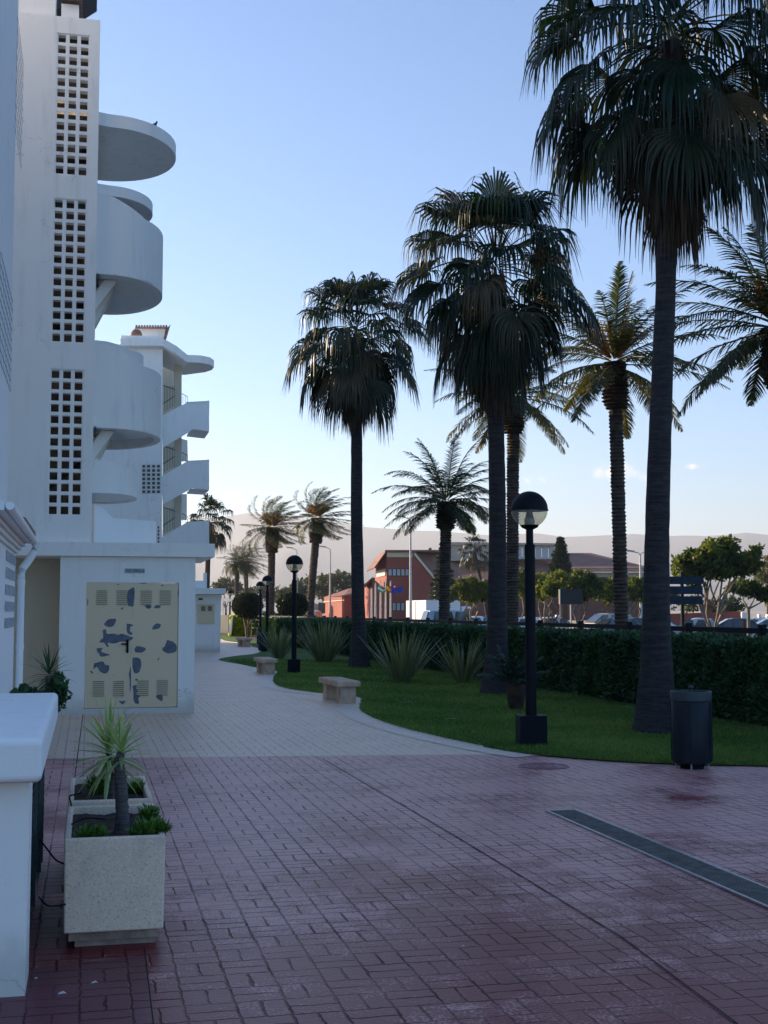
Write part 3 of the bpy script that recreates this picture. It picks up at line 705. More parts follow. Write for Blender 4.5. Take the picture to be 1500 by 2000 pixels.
patches = [[(690, 225), (775, 195), (765, 420), (735, 437), (690, 420), (678, 300)], [(380, 660), (440, 610), (530, 605), (525, 660), (490, 705), (430, 710), (382, 685)],
           [(675, 665), (750, 680), (760, 695), (728, 705), (725, 770), (755, 790), (740, 815), (700, 800), (680, 760)],
           [(360, 750), (400, 745), (420, 800), (510, 800), (570, 815), (610, 800), (720, 835), (760, 850), (750, 880), (690, 900), (600, 905), (520, 930), (430, 920), (445, 965), (420, 972), (385, 920), (320, 915), (345, 870), (370, 850)],
           [(285, 990), (365, 990), (345, 1025), (375, 1050), (460, 1075), (430, 1088), (345, 1100), (315, 1060), (290, 1030)],
           [(255, 1190), (370, 1165), (400, 1210), (450, 1215), (455, 1270), (410, 1325), (330, 1295), (290, 1235), (250, 1265)],
           [(785, 1000), (820, 965), (900, 980), (938, 1008), (880, 1050), (800, 1045)], [(760, 1120), (830, 1118), (875, 1160), (878, 1240), (850, 1310), (795, 1325), (765, 1240)],
           [(1215, 887), (1290, 905), (1340, 960), (1335, 1040), (1240, 1065), (1160, 1025), (1160, 990), (1190, 960)], [(1015, 745), (1030, 700), (1080, 665), (1132, 685), (1100, 735)],
           [(915, 425), (970, 418), (1005, 440), (970, 470), (930, 455)], [(1035, 460), (1060, 425), (1120, 430), (1110, 460)],
           [(765, 1495), (820, 1480), (820, 1530), (840, 1560), (820, 1600), (870, 1630), (845, 1660), (858, 1720), (820, 1730), (785, 1680), (778, 1560)],
           [(1075, 1640), (1110, 1612), (1165, 1625), (1160, 1700), (1120, 1680)], [(585, 1685), (630, 1690), (680, 1688), (640, 1735)], [(715, 1340), (740, 1240), (748, 1400), (742, 1540), (730, 1560), (728, 1400)],
           [(535, 145), (570, 148), (555, 160)], [(1120, 165), (1150, 150), (1155, 172)], [(600, 460), (632, 455), (608, 487)], [(1090, 1150), (1115, 1115), (1108, 1155)], [(195, 1285), (240, 1300), (235, 1325)],
           [(830, 130), (930, 128), (920, 137), (840, 138)], [(1350, 230), (1370, 235), (1368, 300), (1352, 300)], [(148, 350), (160, 352), (158, 420), (149, 420)], [(805, 1400), (835, 1402), (825, 1425), (805, 1420)]]
g1, g2 = MB(), MB()
def inside_poly(x, z, poly):
    c = False; n = len(poly)
    for i in range(n):
        (xa, za), (xb, zb) = poly[i], poly[i-1]
        if (za > z) != (zb > z) and x < (xb-xa)*(z-za)/(zb-za)+xa: c = not c
    return c
for q, pl in enumerate(patches):
    pp = [dc(*p) for p in pl]; pp = catmull([Vector((p[0], p[1], 0)) for p in pp+[pp[0]]], 4)[:-1]
    pp = [(p.x+random.uniform(-.003, .003), p.y+random.uniform(-.003, .003)) for p in pp]
    cx = sum(p[0] for p in pp)/len(pp); g = g1 if cx < dm else g2
    g.add([(p[0], .0125, p[1]) for p in pp], [list(range(len(pp)))])
for g, d in ((g1, doors[0]), (g2, doors[1])):
    bmx = bmesh.new(); bmx.from_mesh(d.data); d.data.materials.append(M['primer'])
    for f in g.f: 
        fc = bmx.faces.new([bmx.verts.new(g.v[i]) for i in f]); fc.material_index = 1
    bmx.to_mesh(d.data); bmx.free()
for di, cols_ in ((0, ((265, 415), (535, 680))), (1, ((855, 1005), (1110, 1260)))):
    for (a, c) in cols_:
        for row0, row1, sh in ((235, 415, 0), (1430, 1620, -25)):
            g = MB()
            for k in range(8):
                y = row0+(row1-row0)*k/7; xa, za = dc(a+sh, y); xb, _ = dc(c+sh, y); g.box(xa, xb, .004, .016, za-.0035, za+.0035)
            g.build('louvre', M['slot'], doors[di])
g = MB(); hx, hz = dc(692, 965); g.box(hx-.018, hx+.018, -.01, .0145, hz-.105, hz+.105); hx2, hz2 = dc(610, 935); g.box(hx2, hx, -.05, -.035, hz2-.012, hz2+.012); g.box(hx-.01, hx+.01, -.05, -.01, hz2-.01, hz2+.01)
g.build('handle', M['black'], doors[0])
g = MB(); sx0, sz0 = dc(640, -30)[0], P(300, 1112, 20.75).z; 
g.box(yl(244), yl(283), -.012, -.002, P(300, 1119.5, 20.75).z, P(300, 1111, 20.75).z); sign = g.build('name_plate', mat('grey_plate', (.38, .43, .48), .6, .1, 5), A)
tx = bpy.data.curves.new('lettering_outline', 'FONT'); tx.body = 'RIG. GRAL.4'; tx.size = .075; tx.extrude = .001; tx.align_x = 'CENTER'; tx.align_y = 'CENTER'
t0_ = bpy.data.objects.new('lettering_outline', tx); COL.objects.link(t0_); bpy.context.view_layer.update()
lm = bpy.data.meshes.new_from_object(t0_.evaluated_get(bpy.context.evaluated_depsgraph_get())); bpy.data.objects.remove(t0_); bpy.data.curves.remove(tx)
to = bpy.data.objects.new('plate_lettering', lm); COL.objects.link(to); lm.materials.clear(); lm.materials.append(mat('lettering_dark', (.06, .09, .12), .6)); to.parent = sign
to.location = ((yl(244)+yl(283))/2, -.015, P(300, 1115.3, 20.75).z); to.rotation_euler = (R(90), 0, 0); to.scale = (.72, 1, 1)
# tiled roof corner above the tower
def tileroof(g, x0, x1, y0, y1, z, n):
    for i in range(n):
        xa = x0+(x1-x0)*i/n; xb = x0+(x1-x0)*(i+1)/n; xm = (xa+xb)/2; r = (xb-xa)*.55
        pts = [(xm+r*math.cos(t), y0, z+r*.8*math.sin(t)) for t in np.linspace(0, math.pi, 6)]; g.prism(pts, (0, y1-y0, .25*(y1-y0)))
g = MB(); tileroof(g, yl(97)+.0, yl(140), .2, 3, ztop+.36, 7); g.build('roof_tiles', M['tile'], A)
g = MB(); g.box(yl(97)+.0, yl(133), .35, 3, ztop+.05, ztop+.34); g.build('eave', M['white'], A)

# bird on the canopy
bl = P(307, 250, 21.6); bd = thing('bird', 'small dark pigeon perched on the rim of the highest curved canopy', 'bird', (W(21, 0)+Vector((1.0*cT-1.05*sT, 1.0*sT+1.05*cT, 9.97))))
bd.scale = (.6, .7, .8)
g = MB(); g.tube([(-.10, 0, .10), (-.05, 0, .115), (0, 0, .12), (.05, 0, .14), (.075, 0, .175), (.09, 0, .205), (.115, 0, .20)], [.008, .03, .045, .042, .024, .026, .006], 10); g.tube([(-.16, 0, .075), (-.09, 0, .105)], [.012, .022], 6)
g.tube([(0, -.015, 0), (0, -.015, .09)], .005, 4); g.tube([(0, .015, 0), (0, .015, .09)], .005, 4); g.build('body', mat('pigeon_grey', (.04, .04, .05), .7), bd, smooth=True)

# ------------------------------------------------------------------ near end wall with downpipe and low tiled porch
Bn = thing('end_wall_building', 'tall white wall at the left edge, with lattice vents and downpipe', 'building', W(0, 0), TH)
VW = -.955
g = MB(); 
U1 = UV(P(25, 500, 17))[0]; VW = UV(P(25, 500, 17.0))[1]
g.box(VW-5, VW, 9, U1, 2.55, 16); g.build('upper_wall', M['white2'], Bn)
M['ventline'] = mat('vent_grey_blue_lines', (.30, .34, .40), .8, .1, 8)  # grey-blue of the thin vent bars
def vent(g, xa, xb, zlo, zhi, n, m_, v, depth=.01):
    # raised diamond-patterned vent grille on the side wall
    for i in range(n+1):
        u = xa+(xb-xa)*i/n; g.box(v, v+depth, u-.012, u+.012, zlo, zhi)
    for j in range(m_+1):
        z = zlo+(zhi-zlo)*j/m_; g.box(v+.001, v+depth+.001, xa, xb, z-.012, z+.012)
def uOnWall(px, v):           # u where the sight line of a pixel column meets plane v
    a = math.atan((px-750)/FPX)+TH; return v/math.tan(a)
ua, ub = uOnWall(10, VW), uOnWall(24, VW)
g = MB(); vent(g, ua, ub, P(20, 330, W(ub, VW).y).z, P(20, 130, W(ub, VW).y).z, 6, 9, VW, .002); g.build('lattice_vent', M['ventline'], Bn)
ub = uOnWall(13, VW); g = MB(); vent(g, ub-2.5, ub, P(20, 765, W(ub, VW).y).z, P(20, 590, W(ub, VW).y).z, 8, 9, VW, .002); g.build('lattice_vent', M['ventline'], Bn)
pc = P(28, 1200, 14.0); pu, pv = UV(pc); PT = P(28, 1046, 14).z
g = MB(); g.box(pv-3, pv, 7, pu, 0, PT); g.build('porch_wall', M['white2'], Bn)
g = MB()
for j in range(5):
    zt = P(20, 1086+j*30, 13.7).z; zb_ = P(20, 1104+j*30, 13.7).z
    for k in range(5):
        ue = pu-.12-k*.34; g.box(pv, pv+.012, ue-.26, ue, zb_, zt)
g.build('vent_block', mat('vent_grey', (.42, .46, .50), .7, .2, 30), Bn)
g = MB(); z0 = PT; g.prism([(pv-.3, 9.8, z0+.16), (pv+.16, 9.8, z0-.02), (pv+.16, 9.8, z0-.08), (pv-.3, 9.8, z0-.06)], (0, pu+.12-9.8, 0)); 
for k in range(4): g.box(pv, pv+.03+.03*k, 9.8, pu+.04+.03*k, z0-.20+.04*k, z0-.165+.04*k)
g.build('eave', M['white'], Bn)
g = MB()
for i in range(12):
    y = pu+.1-i*.2; pts = [(0, y+.09*math.cos(t), .05*math.sin(t)) for t in np.linspace(0, math.pi, 6)]
    g.prism([(pv-.3, p[1], z0+.18+p[2]) for p in pts], (.50, 0, -.18))
g.build('porch_tiles', M['tile'], Bn)
g = MB(); gz = P(60, 1058, 14.1).z; g.tube([(pv+.20, 9.8, gz+.015), (pv+.20, pu+.16, gz)], .032, 10)
g.tube([(pv+.20, pu+.05, gz-.02), (pv+.20, pu+.05, gz-.1), (pv+.13, pu+.03, gz-.22), (pv+.075, pu-.0, gz-.30), (pv+.065, pu, gz-.4)], .044, 12); g.build('gutter', M['white2'], Bn, smooth=True)
g = MB(); g.tube([(pv+.065, pu, gz-.36), (pv+.065, pu, .0)], .038, 14)
for z in (.6, 1.25, 1.95): g.tube([(pv+.065, pu, z-.03), (pv+.065, pu, z+.03)], .043, 14)
g.build('downpipe', M['white2'], Bn, smooth=True)
# remaining mass of this block, left of the frame: it shades the square
g = MB(); g.box(-16, VW-5.002, 6, 21, 0, 12.5); g.box(VW-5, -3.3, U1+.002, 21.4, 0, 12); g.build('rear_block', M['white'], Bn)

# ------------------------------------------------------------------ terrace wall at the left edge
T_ = thing('terrace_wall', 'low white garden wall with thick overhanging cap and dark louvred grille in its side', 'wall', W(0, 0), TH)
c1 = UV(P(97, 1427, 5.72)); c2 = UV(P(125, 1345, 8.85))
zt = 1.105; tv = -.165
fu = 5.66
g = MB(); g.box(-4.5, -.17, fu, 8.75, zt-.19, zt, ch=.018); bevel(g.build('cap', M['white2'], T_), .012)
pv2 = UV(P(58, 1700, 5.83))[1]
g = MB(); g.box(-4.4, pv2, fu+.14, fu+.50, 0, zt-.19); g.box(-4.4, pv2-.03, fu+.5, 8.6, 0, .10); g.box(-4.4, pv2-.03, 8.3, 8.6, .1, zt-.19); g.box(-4.4, pv2-.4, fu+.5, 8.3, .1, zt-.19); g.build('wall', M['white'], T_)
g = MB(); n = 16
for i in range(n):
    z = .13+i*(zt-.36)/n; g.prism([(pv2-.10, fu+.52, z), (pv2-.02, fu+.52, z+.035), (pv2-.02, fu+.52, z+.042), (pv2-.10, fu+.52, z+.008)], (0, 2.7, 0))
for u in (fu+.52, fu+1.4, fu+2.3, 8.26): g.box(pv2-.06, pv2-.008, u, u+.035, .1, zt-.195)
g.build('louvred_grille', mat('grey_green_louvres', (.07, .10, .10), .5, .2, 8), T_)

# ------------------------------------------------------------------ second apartment building
uB = 51.0
B2 = thing('apartment_building', 'farther white apartment block with zigzag stair parapets and thin kidney-shaped canopy', 'building', (0, 0, 0), 0)
def pxp(g, pts, Y, d): g.prism([P(x, y, Y) for x, y in pts], Vector((-sT, cT, 0))*d)
def part2(name, m, fn, smooth=False, parent=None):
    g = MB(); fn(g); return g.build(name, M[m], parent or B2, smooth=smooth)
part2('stair_tower_wall', 'white', lambda g: (pxp(g, [(190, 1160), (190, 672), (238, 672), (318, 664), (316, 1160)], 51, 9), pxp(g, [(236, 672), (236, 655), (318, 657), (318, 664)], 50.9, 3)))
def lat2(g):
    for i in range(4):
        for j in range(7): x = 278+i*9.6; y = 908+j*8.3; pxp(g, [(x, y), (x+5.5, y), (x+5.5, y+5), (x, y+5)], 50.96, .02)
    for j in range(5): pxp(g, [(308, 1028+j*7), (311, 1028+j*7), (311, 1032+j*7), (308, 1032+j*7)], 50.96, .02)
part2('lattice_panel', 'slot', lat2)
part2('main_block', 'white', lambda g: g.box(-9, 1.5, 0, 17, 0, 12.2, Matrix.Translation(W(53.5, 1.0))@Matrix.Rotation(TH, 4, 'Z')))
def can2(g):
    Y = 50.5; z0 = P(340, 690, Y).z
    o = W(51, 0); top = []
    # kidney-shaped plate hung over the stair, long side along the stair
    c = P(383, 712, 52.2); zc = c.z
    pts = [P(235, 660, 50.6), P(318, 662, 50.6), P(345, 680, 50.9), P(366, 694, 51.2), P(392, 697, 51.3), P(410, 703, 51.7), P(418, 710, 52.3), P(414, 716, 52.9), P(400, 722, 53.4), P(375, 726, 53.8), P(362, 726, 54), P(352, 718, 54), P(318, 700, 54)]
    zz = P(366, 694, 51.2).z+.0
    g.prism([(p.x, p.y, zz-.28+ (0.55 if i in (0, 1) else (.3 if i == 2 else (.35 if i == 12 else 0)))) for i, p in enumerate(pts)], (0, 0, .3))
part2('stair_canopy', 'white', can2)
part2('column', 'cream', lambda g: pxp(g, [(340, 1065), (341, 706), (355, 700), (354, 1065)], 52.4, .3))
fl = [[(317, 812), (338, 800), (362, 788), (385, 788.5), (407, 786), (409, 784), (408, 843), (376, 837), (372, 842), (318, 874)],
      [(316, 930), (338, 917), (362, 903), (385, 902), (405, 901), (407, 898), (407, 957), (376, 953), (318, 985)],
      [(314, 1050), (338, 1036), (362, 1022), (385, 1021), (404, 1020), (405, 1062), (314, 1062)]]
for k, q in enumerate(fl):
    part2('stair_parapet', 'white', lambda g: pxp(g, q, 51.3, .14))
    part2('rear_parapet', 'white', lambda g: (pxp(g, [(x+0, y) for x, y in [(364, q[2][1]-3), (405, q[4][1]-14*0-3), (405, q[4][1]+30), (364, q[2][1]+30)]], 53.2, .14), pxp(g, [(403, q[4][1]-3), (408.5, q[4][1]-4), (408.5, q[4][1]+55 if k < 2 else 1062), (403, q[4][1]+55 if k < 2 else 1062)], 51.4, 1.8)))
    if k < 2: part2('landing_slab', 'white', lambda g: pxp(g, [(372, q[7][1]+1), (408, q[6][1]-1), (408, q[6][1]+1), (372, q[7][1]+3)], 51.5, 2.0))
    def rail(g):
        yb = q[0][1]; 
        for i in range(7): x = 321+i*3.1; pxp(g, [(x, yb-8-i*1.8), (x, yb-58), (x+.8, yb-58), (x+.8, yb-8-i*1.8)], 52.0, .02)
        pxp(g, [(319, yb-60), (342, yb-52), (342, yb-50.5), (319, yb-58.5)], 52, .02); pxp(g, [(319, yb-25), (342, yb-40), (342, yb-38.5), (319, yb-23)], 52, .02)
        for x in (357, 361.5, 366): pxp(g, [(x, q[2][1]), (x, q[2][1]-14), (x+.7, q[2][1]-14), (x+.7, q[2][1])], 52.2, .02)
        pxp(g, [(355, q[2][1]-20), (366, q[2][1]-14), (366, q[2][1]-13), (355, q[2][1]-18.5)], 52.2, .02)
    part2('railing', 'railing', rail)
part2('stairwell_wall', 'cream', lambda g: pxp(g, [(318, 1062), (318, 672), (341, 690), (341, 745), (341, 1062)], 56.2, .2))
part2('rear_wall', 'white', lambda g: pxp(g, [(352, 880), (352, 856), (366, 860), (367, 900), (352, 900)], 57, .2))
part2('rear_wall', 'white', lambda g: pxp(g, [(352, 1015), (352, 965), (365, 965), (365, 1015)], 57, .2))
part2('ground_floor_slab', 'white', lambda g: pxp(g, [(300, 1160), (300, 1148), (441, 1149), (441, 1160)], 50.6, 6))
part2('meter_room_wall', 'white', lambda g: (pxp(g, [(310, 1274), (310, 1160.5), (432, 1160.5), (430, 1274)], 51.2, 5)))
part2('metal_door_leaf', 'door', lambda g: pxp(g, [(386, 1218), (386, 1180), (419, 1180), (419, 1218)], 51.15, .04))
for a in (393, 406): part2('louvre', 'slot', lambda g: [pxp(g, [(a, 1184+j*2), (a+8, 1184+j*2), (a+8, 1185+j*2), (a, 1185+j*2)], 51.12, .02) for j in range(5)])
part2('name_plate', 'hedge_core', lambda g: pxp(g, [(388, 1168.5), (396, 1168.5), (396, 1171.5), (388, 1171.5)], 51.15, .03))
part2('terrace_parapet', 'white2', lambda g: (pxp(g, [(380, 1148.5), (380, 1134), (398, 1134), (398, 1119), (404, 1119), (404, 1148.5)], 52.5, .2)))
part2('eave', 'white', lambda g: (pxp(g, [(262, 660), (262, 642), (324, 640), (320, 662)], 53, 4)))
def tr2(g):
    for i in range(12):
        x = 264+i*5.3; pxp(g, [(x, 640), (x+1, 635.5), (x+2.6, 634), (x+4.3, 635.5), (x+5.2, 640)], 52.8, 4.4)
    pxp(g, [(327, 640), (333.5, 633), (322, 664), (318, 664)], 52.9, 4)
part2('roof_tiles', 'tile', tr2)
part2('clay_cowl', 'tile', lambda g: g.lathe([(.0, .26), (.12, .25), (.20, .17), (.24, .08), (.24, 0)], P(266, 656, 51.6), 14), True)

# ------------------------------------------------------------------ planters
def planter(label, loc, rz, yucca=None):
    t = thing('planter', label, 'planter', loc, rz, 'speckled stone planters beside the low wall')
    w, l, h = .245, 1.08, .455
    g = MB(); z0 = .075
    # tapering body, hollow at the top
    o0 = [(-w*.975, 0), (w*.975, 0), (w*.975, l), (-w*.975, l)]; o1 = [(-w, -.004), (w, -.004), (w, l+.004), (-w, l+.004)]; r = .032
    i1 = [(-w+r, r), (w-r, r), (w-r, l-r), (-w+r, l-r)]
    vs = [(x, y, z0) for x, y in o0]+[(x, y, z0+h) for x, y in o1]+[(x, y, z0+h) for x, y in i1]+[(x, y, z0+h-.09) for x, y in i1]
    fs = [[3, 2, 1, 0]]+[[i, (i+1) % 4, 4+(i+1) % 4, 4+i] for i in range(4)]+[[4+i, 4+(i+1) % 4, 8+(i+1) % 4, 8+i] for i in range(4)]+[[8+i, 8+(i+1) % 4, 12+(i+1) % 4, 12+i] for i in range(4)]+[[12, 13, 14, 15]]
    g.add(vs, fs); bevel(g.build('body', M['terrazzo'], t), .009, 3)
    g = MB(); g.box(-w*.88, w*.88, .03, l-.03, .032, z0); g.box(-w*.76, w*.84, .05, l-.05, 0, .033); g.build('base', mat('plinth_sandstone', (.34, .24, .19), .9, .2, 9, .6, 30), t)
    nx, ny = 26, 50; V = []; F = []
    for j in range(ny):
        for i in range(nx):
            x = -w+r+.001+(2*(w-r)-.002)*i/(nx-1); y = r+.001+(l-2*r-.002)*j/(ny-1)
            V.append((x, y, z0+h-.045+.006*math.sin(x*31+y*9)*math.sin(y*17)+random.uniform(-.004, .004)))
    for j in range(ny-1):
        for i in range(nx-1): a = j*nx+i; F.append((a, a+1, a+nx+1, a+nx))
    npobj('soil', V, F, M['soil'], t)
    return t
def terr():
    m, nt, b = _nt('speckled_terrazzo'); tc = N(nt, 'ShaderNodeTexCoord'); o = tc.outputs['Object']
    v = N(nt, 'ShaderNodeTexVoronoi'); v.inputs['Scale'].default_value = 150; L(nt, o, v.inputs['Vector'])
    s = N(nt, 'ShaderNodeSeparateColor'); L(nt, v.outputs['Color'], s.inputs[0])
    c = mixc(nt, ramp(nt, s.outputs[0], .2, .9), (.80, .60, .45), (.88, .70, .55)); c = mixc(nt, math_(nt, 'MULTIPLY', ramp(nt, s.outputs[1], .93, .96), .5), c, (.34, .25, .20))
    c = mixc(nt, math_(nt, 'MULTIPLY', ramp(nt, noise(nt, o, 5, 4), .5, .75), .35), c, (.36, .30, .26))
    sx = N(nt, 'ShaderNodeSeparateXYZ'); L(nt, o, sx.inputs[0])
    L(nt, c, b.inputs['Base Color']); b.inputs['Roughness'].default_value = .8
    bp = N(nt, 'ShaderNodeBump'); bp.inputs['Strength'].default_value = .4; bp.inputs['Distance'].default_value = .003; L(nt, s.outputs[0], bp.inputs['Height']); L(nt, bp.outputs[0], b.inputs['Normal'])
    return m
M['terrazzo'] = terr()
pa = G(222, 1850); pb_u, pb_v = UV(pa)
pl1 = planter('front speckled stone planter holding a thick dark yucca trunk', W(pb_u, pb_v), TH)
pl2 = planter('back speckled stone planter standing behind the thick trunk of the nearer one', W(pb_u+1.28, pb_v+.0), TH)
def leaf_blade(V, F, T, p, az, el, ln, w, bend, tint, K=6, tipw=.05):
    d = np.array([math.cos(az)*math.cos(el), math.sin(az)*math.cos(el), math.sin(el)]); s = np.array([-math.sin(az), math.cos(az), 0.0]); q = np.array(p, float)
    pp = [q.copy()]; 
    for k in range(K): d = unit(d+DOWN*bend*(k+.5)/K/K*1.6); q = q+d*ln/K; pp.append(q.copy())
    ws = [w*(.55+.45*math.sin(math.pi*min(1, .15+t*.9)))*(1 if t < .75 else max(tipw, (1-t)/.25)) for t in np.linspace(0, 1, K+1)]
    n0 = len(V); nrm = unit(np.cross(s, d))
    for p_, w_ in zip(pp, ws): V.append(p_-s*w_*.5+nrm*w_*.12); V.append(p_-nrm*w_*.1); V.append(p_+s*w_*.5+nrm*w_*.12); T.extend([tint+.3, tint, tint+.3])
    for i in range(K):
        a = n0+3*i; F.append((a, a+1, a+4, a+3)); F.append((a+1, a+2, a+5, a+4))
def yucca(label, base, trunk_pts, rads, nl, ln, w, m, seed, group='spiky yuccas in the planters', tintf=(.1, .8), lowel=-30):
    random.seed(seed); t = thing('yucca', label, 'plant', base, 0, group)
    pts = catmull(trunk_pts, 6); n = len(pts); rr = [np.interp(i/(n-1), np.linspace(0, 1, len(rads)), rads) for i in range(n)]
    rr = [r*(1.06 if i % 2 else .97) for i, r in enumerate(rr)]
    g = MB(); g.tube(pts, rr, 14, jit=.08); g.build('trunk', M['yucca_trunk'], t, smooth=True)
    V, F, T = [], [], []; top = np.array(pts[-1]); ga = 2.39996
    for i in range(nl):
        f = i/(nl-1); el = R(86-(86-lowel)*f**.8+random.uniform(-9, 9))
        leaf_blade(V, F, T, top+np.array([0, 0, .05-.10*f])*ln/.25, i*ga+random.uniform(-.2, .2), el, ln*random.uniform(.8, 1.1), w*random.uniform(.85, 1.15), .4+.9*f*random.random(), random.uniform(*tintf))
    npobj('leaves', V, F, M[m], t, T); return t
M['yucca_trunk'] = trunkmat('yucca_bark', (.045, .038, .040), (.13, .11, .11), 14)
def onp(pl, px, Yl, z):      # point over a planter (local x from the pixel)
    return None
s1 = P(238, 1632, W(pb_u+.42, pb_v).y); s1.z = .49
yucca('dark thick-stemmed yucca rooted in the front planter', s1, [(0, 0, -.03), (.0, 0, .10), (-.01, 0, .24), (-.018, .005, .31), (-.026, .01, .365), (-.012, .015, .405)], [.044, .034, .032, .029, .026, .02], 30, .19, .020, 'yucca', 11, tintf=(.1, .7), lowel=-20)
Y2 = W(pb_u+1.28+.25, pb_v).y; s2 = P(214, 1550, Y2); s2.z = .49
tp2 = P(213, 1472, Y2)-s2
yucca('pale variegated yucca fountain rooted in the back planter', s2, [(0, 0, -.03), (.01, 0, tp2.z*.5), (tp2.x, 0, tp2.z*.85), (tp2.x, 0, tp2.z)], [.028, .026, .024, .018], 58, .30, .026, 'yucca', 5, tintf=(.2, .9), lowel=-45)
def succulent(label, loc, r, h, seed, n=110, m='succ', group='small succulents in the planters'):
    random.seed(seed); V, F, T = [], [], []
    for k in range(n):
        a = random.uniform(0, 6.283); rr = r*math.sqrt(random.random())*.75; z = h*random.uniform(.1, .75)*(1-(rr/r)**2*.5)
        leaf_blade(V, F, T, (rr*math.cos(a), rr*math.sin(a), z), a+random.uniform(-1, 1), R(random.uniform(10, 80)), random.uniform(.03, .055), .013, .4, random.random()*.7, K=3, tipw=.3)
        if k % 6 == 0: ribbon(V, F, T, [np.array((rr*.5*math.cos(a), rr*.5*math.sin(a), -.03)), np.array((rr*math.cos(a), rr*math.sin(a), z))], [np.array([1, 0, 0])]*2, [.006, .005], .1)
    o = npobj('succulent_plant', V, F, M[m], None, T); o.location = loc; tag(o, label, 'plant', group); return o
def pin(px, py, z=.485): return G(px, py, z)
succulent('bushy green succulent in the right corner of the front planter', pin(293, 1640), .085, .12, 1, 260)
succulent('upright green succulent behind the bushy one, right of the thick trunk', pin(291, 1612), .06, .12, 2, 150)
succulent('low yellowish succulent between thick trunk and bushy corner clump', pin(265, 1643), .04, .07, 3, 80)
succulent('low spreading succulent in the left corner of the front planter', pin(165, 1643), .05, .07, 4, 110)
succulent('single small succulent left of the thick trunk, at the front rim', pin(196, 1643), .028, .08, 5, 60)
succulent('leafy dark succulent at the left of the back planter, under the pale yucca', pin(190, 1550), .08, .13, 6, 210)
succulent('low green succulent patch on the right side of the back planter', pin(262, 1548), .075, .07, 7, 200)
succulent('trailing tuft spilling over the front planter right rim', pin(318, 1628, .52), .03, .05, 8, 50)
# irrigation tubes
def hose(label, pts, r=.0045):
    g = MB(); g.tube(catmull(pts, 8), r, 6); o = g.build('irrigation_hose', M['black'], None, smooth=True); tag(o, label, 'hose', 'thin black irrigation hoses'); return o
zq = .54
hose('thin black hose climbing over the left rim of the front planter to the soil', [G(140, 1850, 0.005), G(132, 1760, .2)*1, G(131, 1680, .42), P(131, 1632, 6.7), P(128, 1626, 6.65), P(140, 1610, 6.8), P(170, 1598, 6.9), P(205, 1600, 6.95)])
hose('thin black hose looping up to the left rim of the back planter', [P(131, 1676, 7.2), P(139, 1640, 7.3), P(140, 1580, 7.5), P(136, 1556, 7.6), P(148, 1552, 7.6), P(160, 1548, 7.6)])
hose('thin black hose sagging from the grille to the front planter', [P(78, 1640, 6.6), P(95, 1662, 6.6), P(110, 1680, 6.55), P(128, 1688, 6.5)])
hose('thin black hose lying low between the wall and the front planter', [P(76, 1752, 6.3), P(92, 1768, 6.25), P(112, 1769, 6.3), P(128, 1766, 6.35)])

# plants behind the terrace wall
Yt = 9.3; bt = P(95, 1345, Yt)
bt.z = .95
bx = thing('raised_bed', 'white raised bed of soil behind the low garden wall', 'planter', W(0, 0), TH)
g = MB(); ubt = UV(bt); g.box(-3.2, ubt[1]-.08, ubt[0]-.35, ubt[0]+.7, 0, .93); g.build('wall', M['white'], bx)
g = MB(); g.box(-3.1, ubt[1]-.09, ubt[0]-.28, ubt[0]+.62, .931, .95); g.build('soil', M['soil'], bx)
yt = P(98, 1305, Yt)-bt
yucca('dark green spiky yucca behind the white wall cap', bt, [(0, 0, -.02), (0, 0, yt.z*.5), (yt.x*0, 0, yt.z*.8)], [.03, .03, .022], 50, .21, .013, 'yucca_dark', 9, lowel=-55)
for k, (px, py, r, h, lb) in enumerate(((48, 1348, .095, .14, 'dark leafy bush behind the wall cap, left of the yucca'), (78, 1346, .07, .09, 'low dark bush directly under the yucca behind the wall cap'), (112, 1346, .075, .21, 'dark leafy bush right of the yucca behind the wall cap'))):
    p = P(px, py, Yt); p.z = .95; V, F, T = leaf_cloud(in_blob(900, (0, 0, h*.5), (r, r, h*.6), .3)[0], .022); o = npobj('bush', V, F, M['hedge'], None, T); o.location = p; tag(o, lb, 'bush', 'bushes behind the wall cap')

# ------------------------------------------------------------------ drain and manhole
dr = thing('drainage_channel', 'long slotted drainage grate with pale steel frame set in the maroon paving', 'drain', W(0, 0), TH)
du0, dv0 = UV(G(1065, 1585)); du1, dv1 = UV(G(1133, 1585)); dv1 = dv0+.262
g = MB(); g.box(dv0, dv0+.018, 1.5, du0, .001, .012); g.box(dv1-.018, dv1, 1.5, du0, .001, .012); g.box(dv0+.018, dv1-.018, du0-.02, du0, .001, .012); g.build('frame', M['steel'], dr)
g = MB(); nb = 10
for i in range(nb): x = dv0+.022+(dv1-dv0-.044)*(i+.5)/nb; g.box(x-.0045, x+.0045, 1.5, du0-.022, .003, .010)
y = 1.6
while y < du0-.05: g.box(dv0+.018, dv1-.018, y, y+.006, .002, .0085); y += .25
g.build('grate', mat('grate_dark_steel', (.17, .17, .16), .6, .2, 12, spec=.3), dr)
g = MB(); g.box(dv0+.018, dv1-.018, 1.5, du0-.02, .0012, .0019); g.build('channel_bottom', mat('drain_gap_black', (.012, .012, .012), .9), dr)  # near-black sheet just below the bars, for the dark gaps
mh = thing('manhole_cover', 'round maroon manhole cover with concentric rings near the lamp', 'manhole cover', G(1062, 1497))
g = MB(); g.lathe([(0, .006), (.05, .009), (.06, .004), (.10, .004), (.11, .009), (.16, .009), (.17, .004), (.235, .004), (.245, .010), (.262, .010), (.27, .003)], n=40); g.build('cover', mat('cover_maroon_iron', (.26, .10, .12), .5, .3, 25), mh, smooth=True)

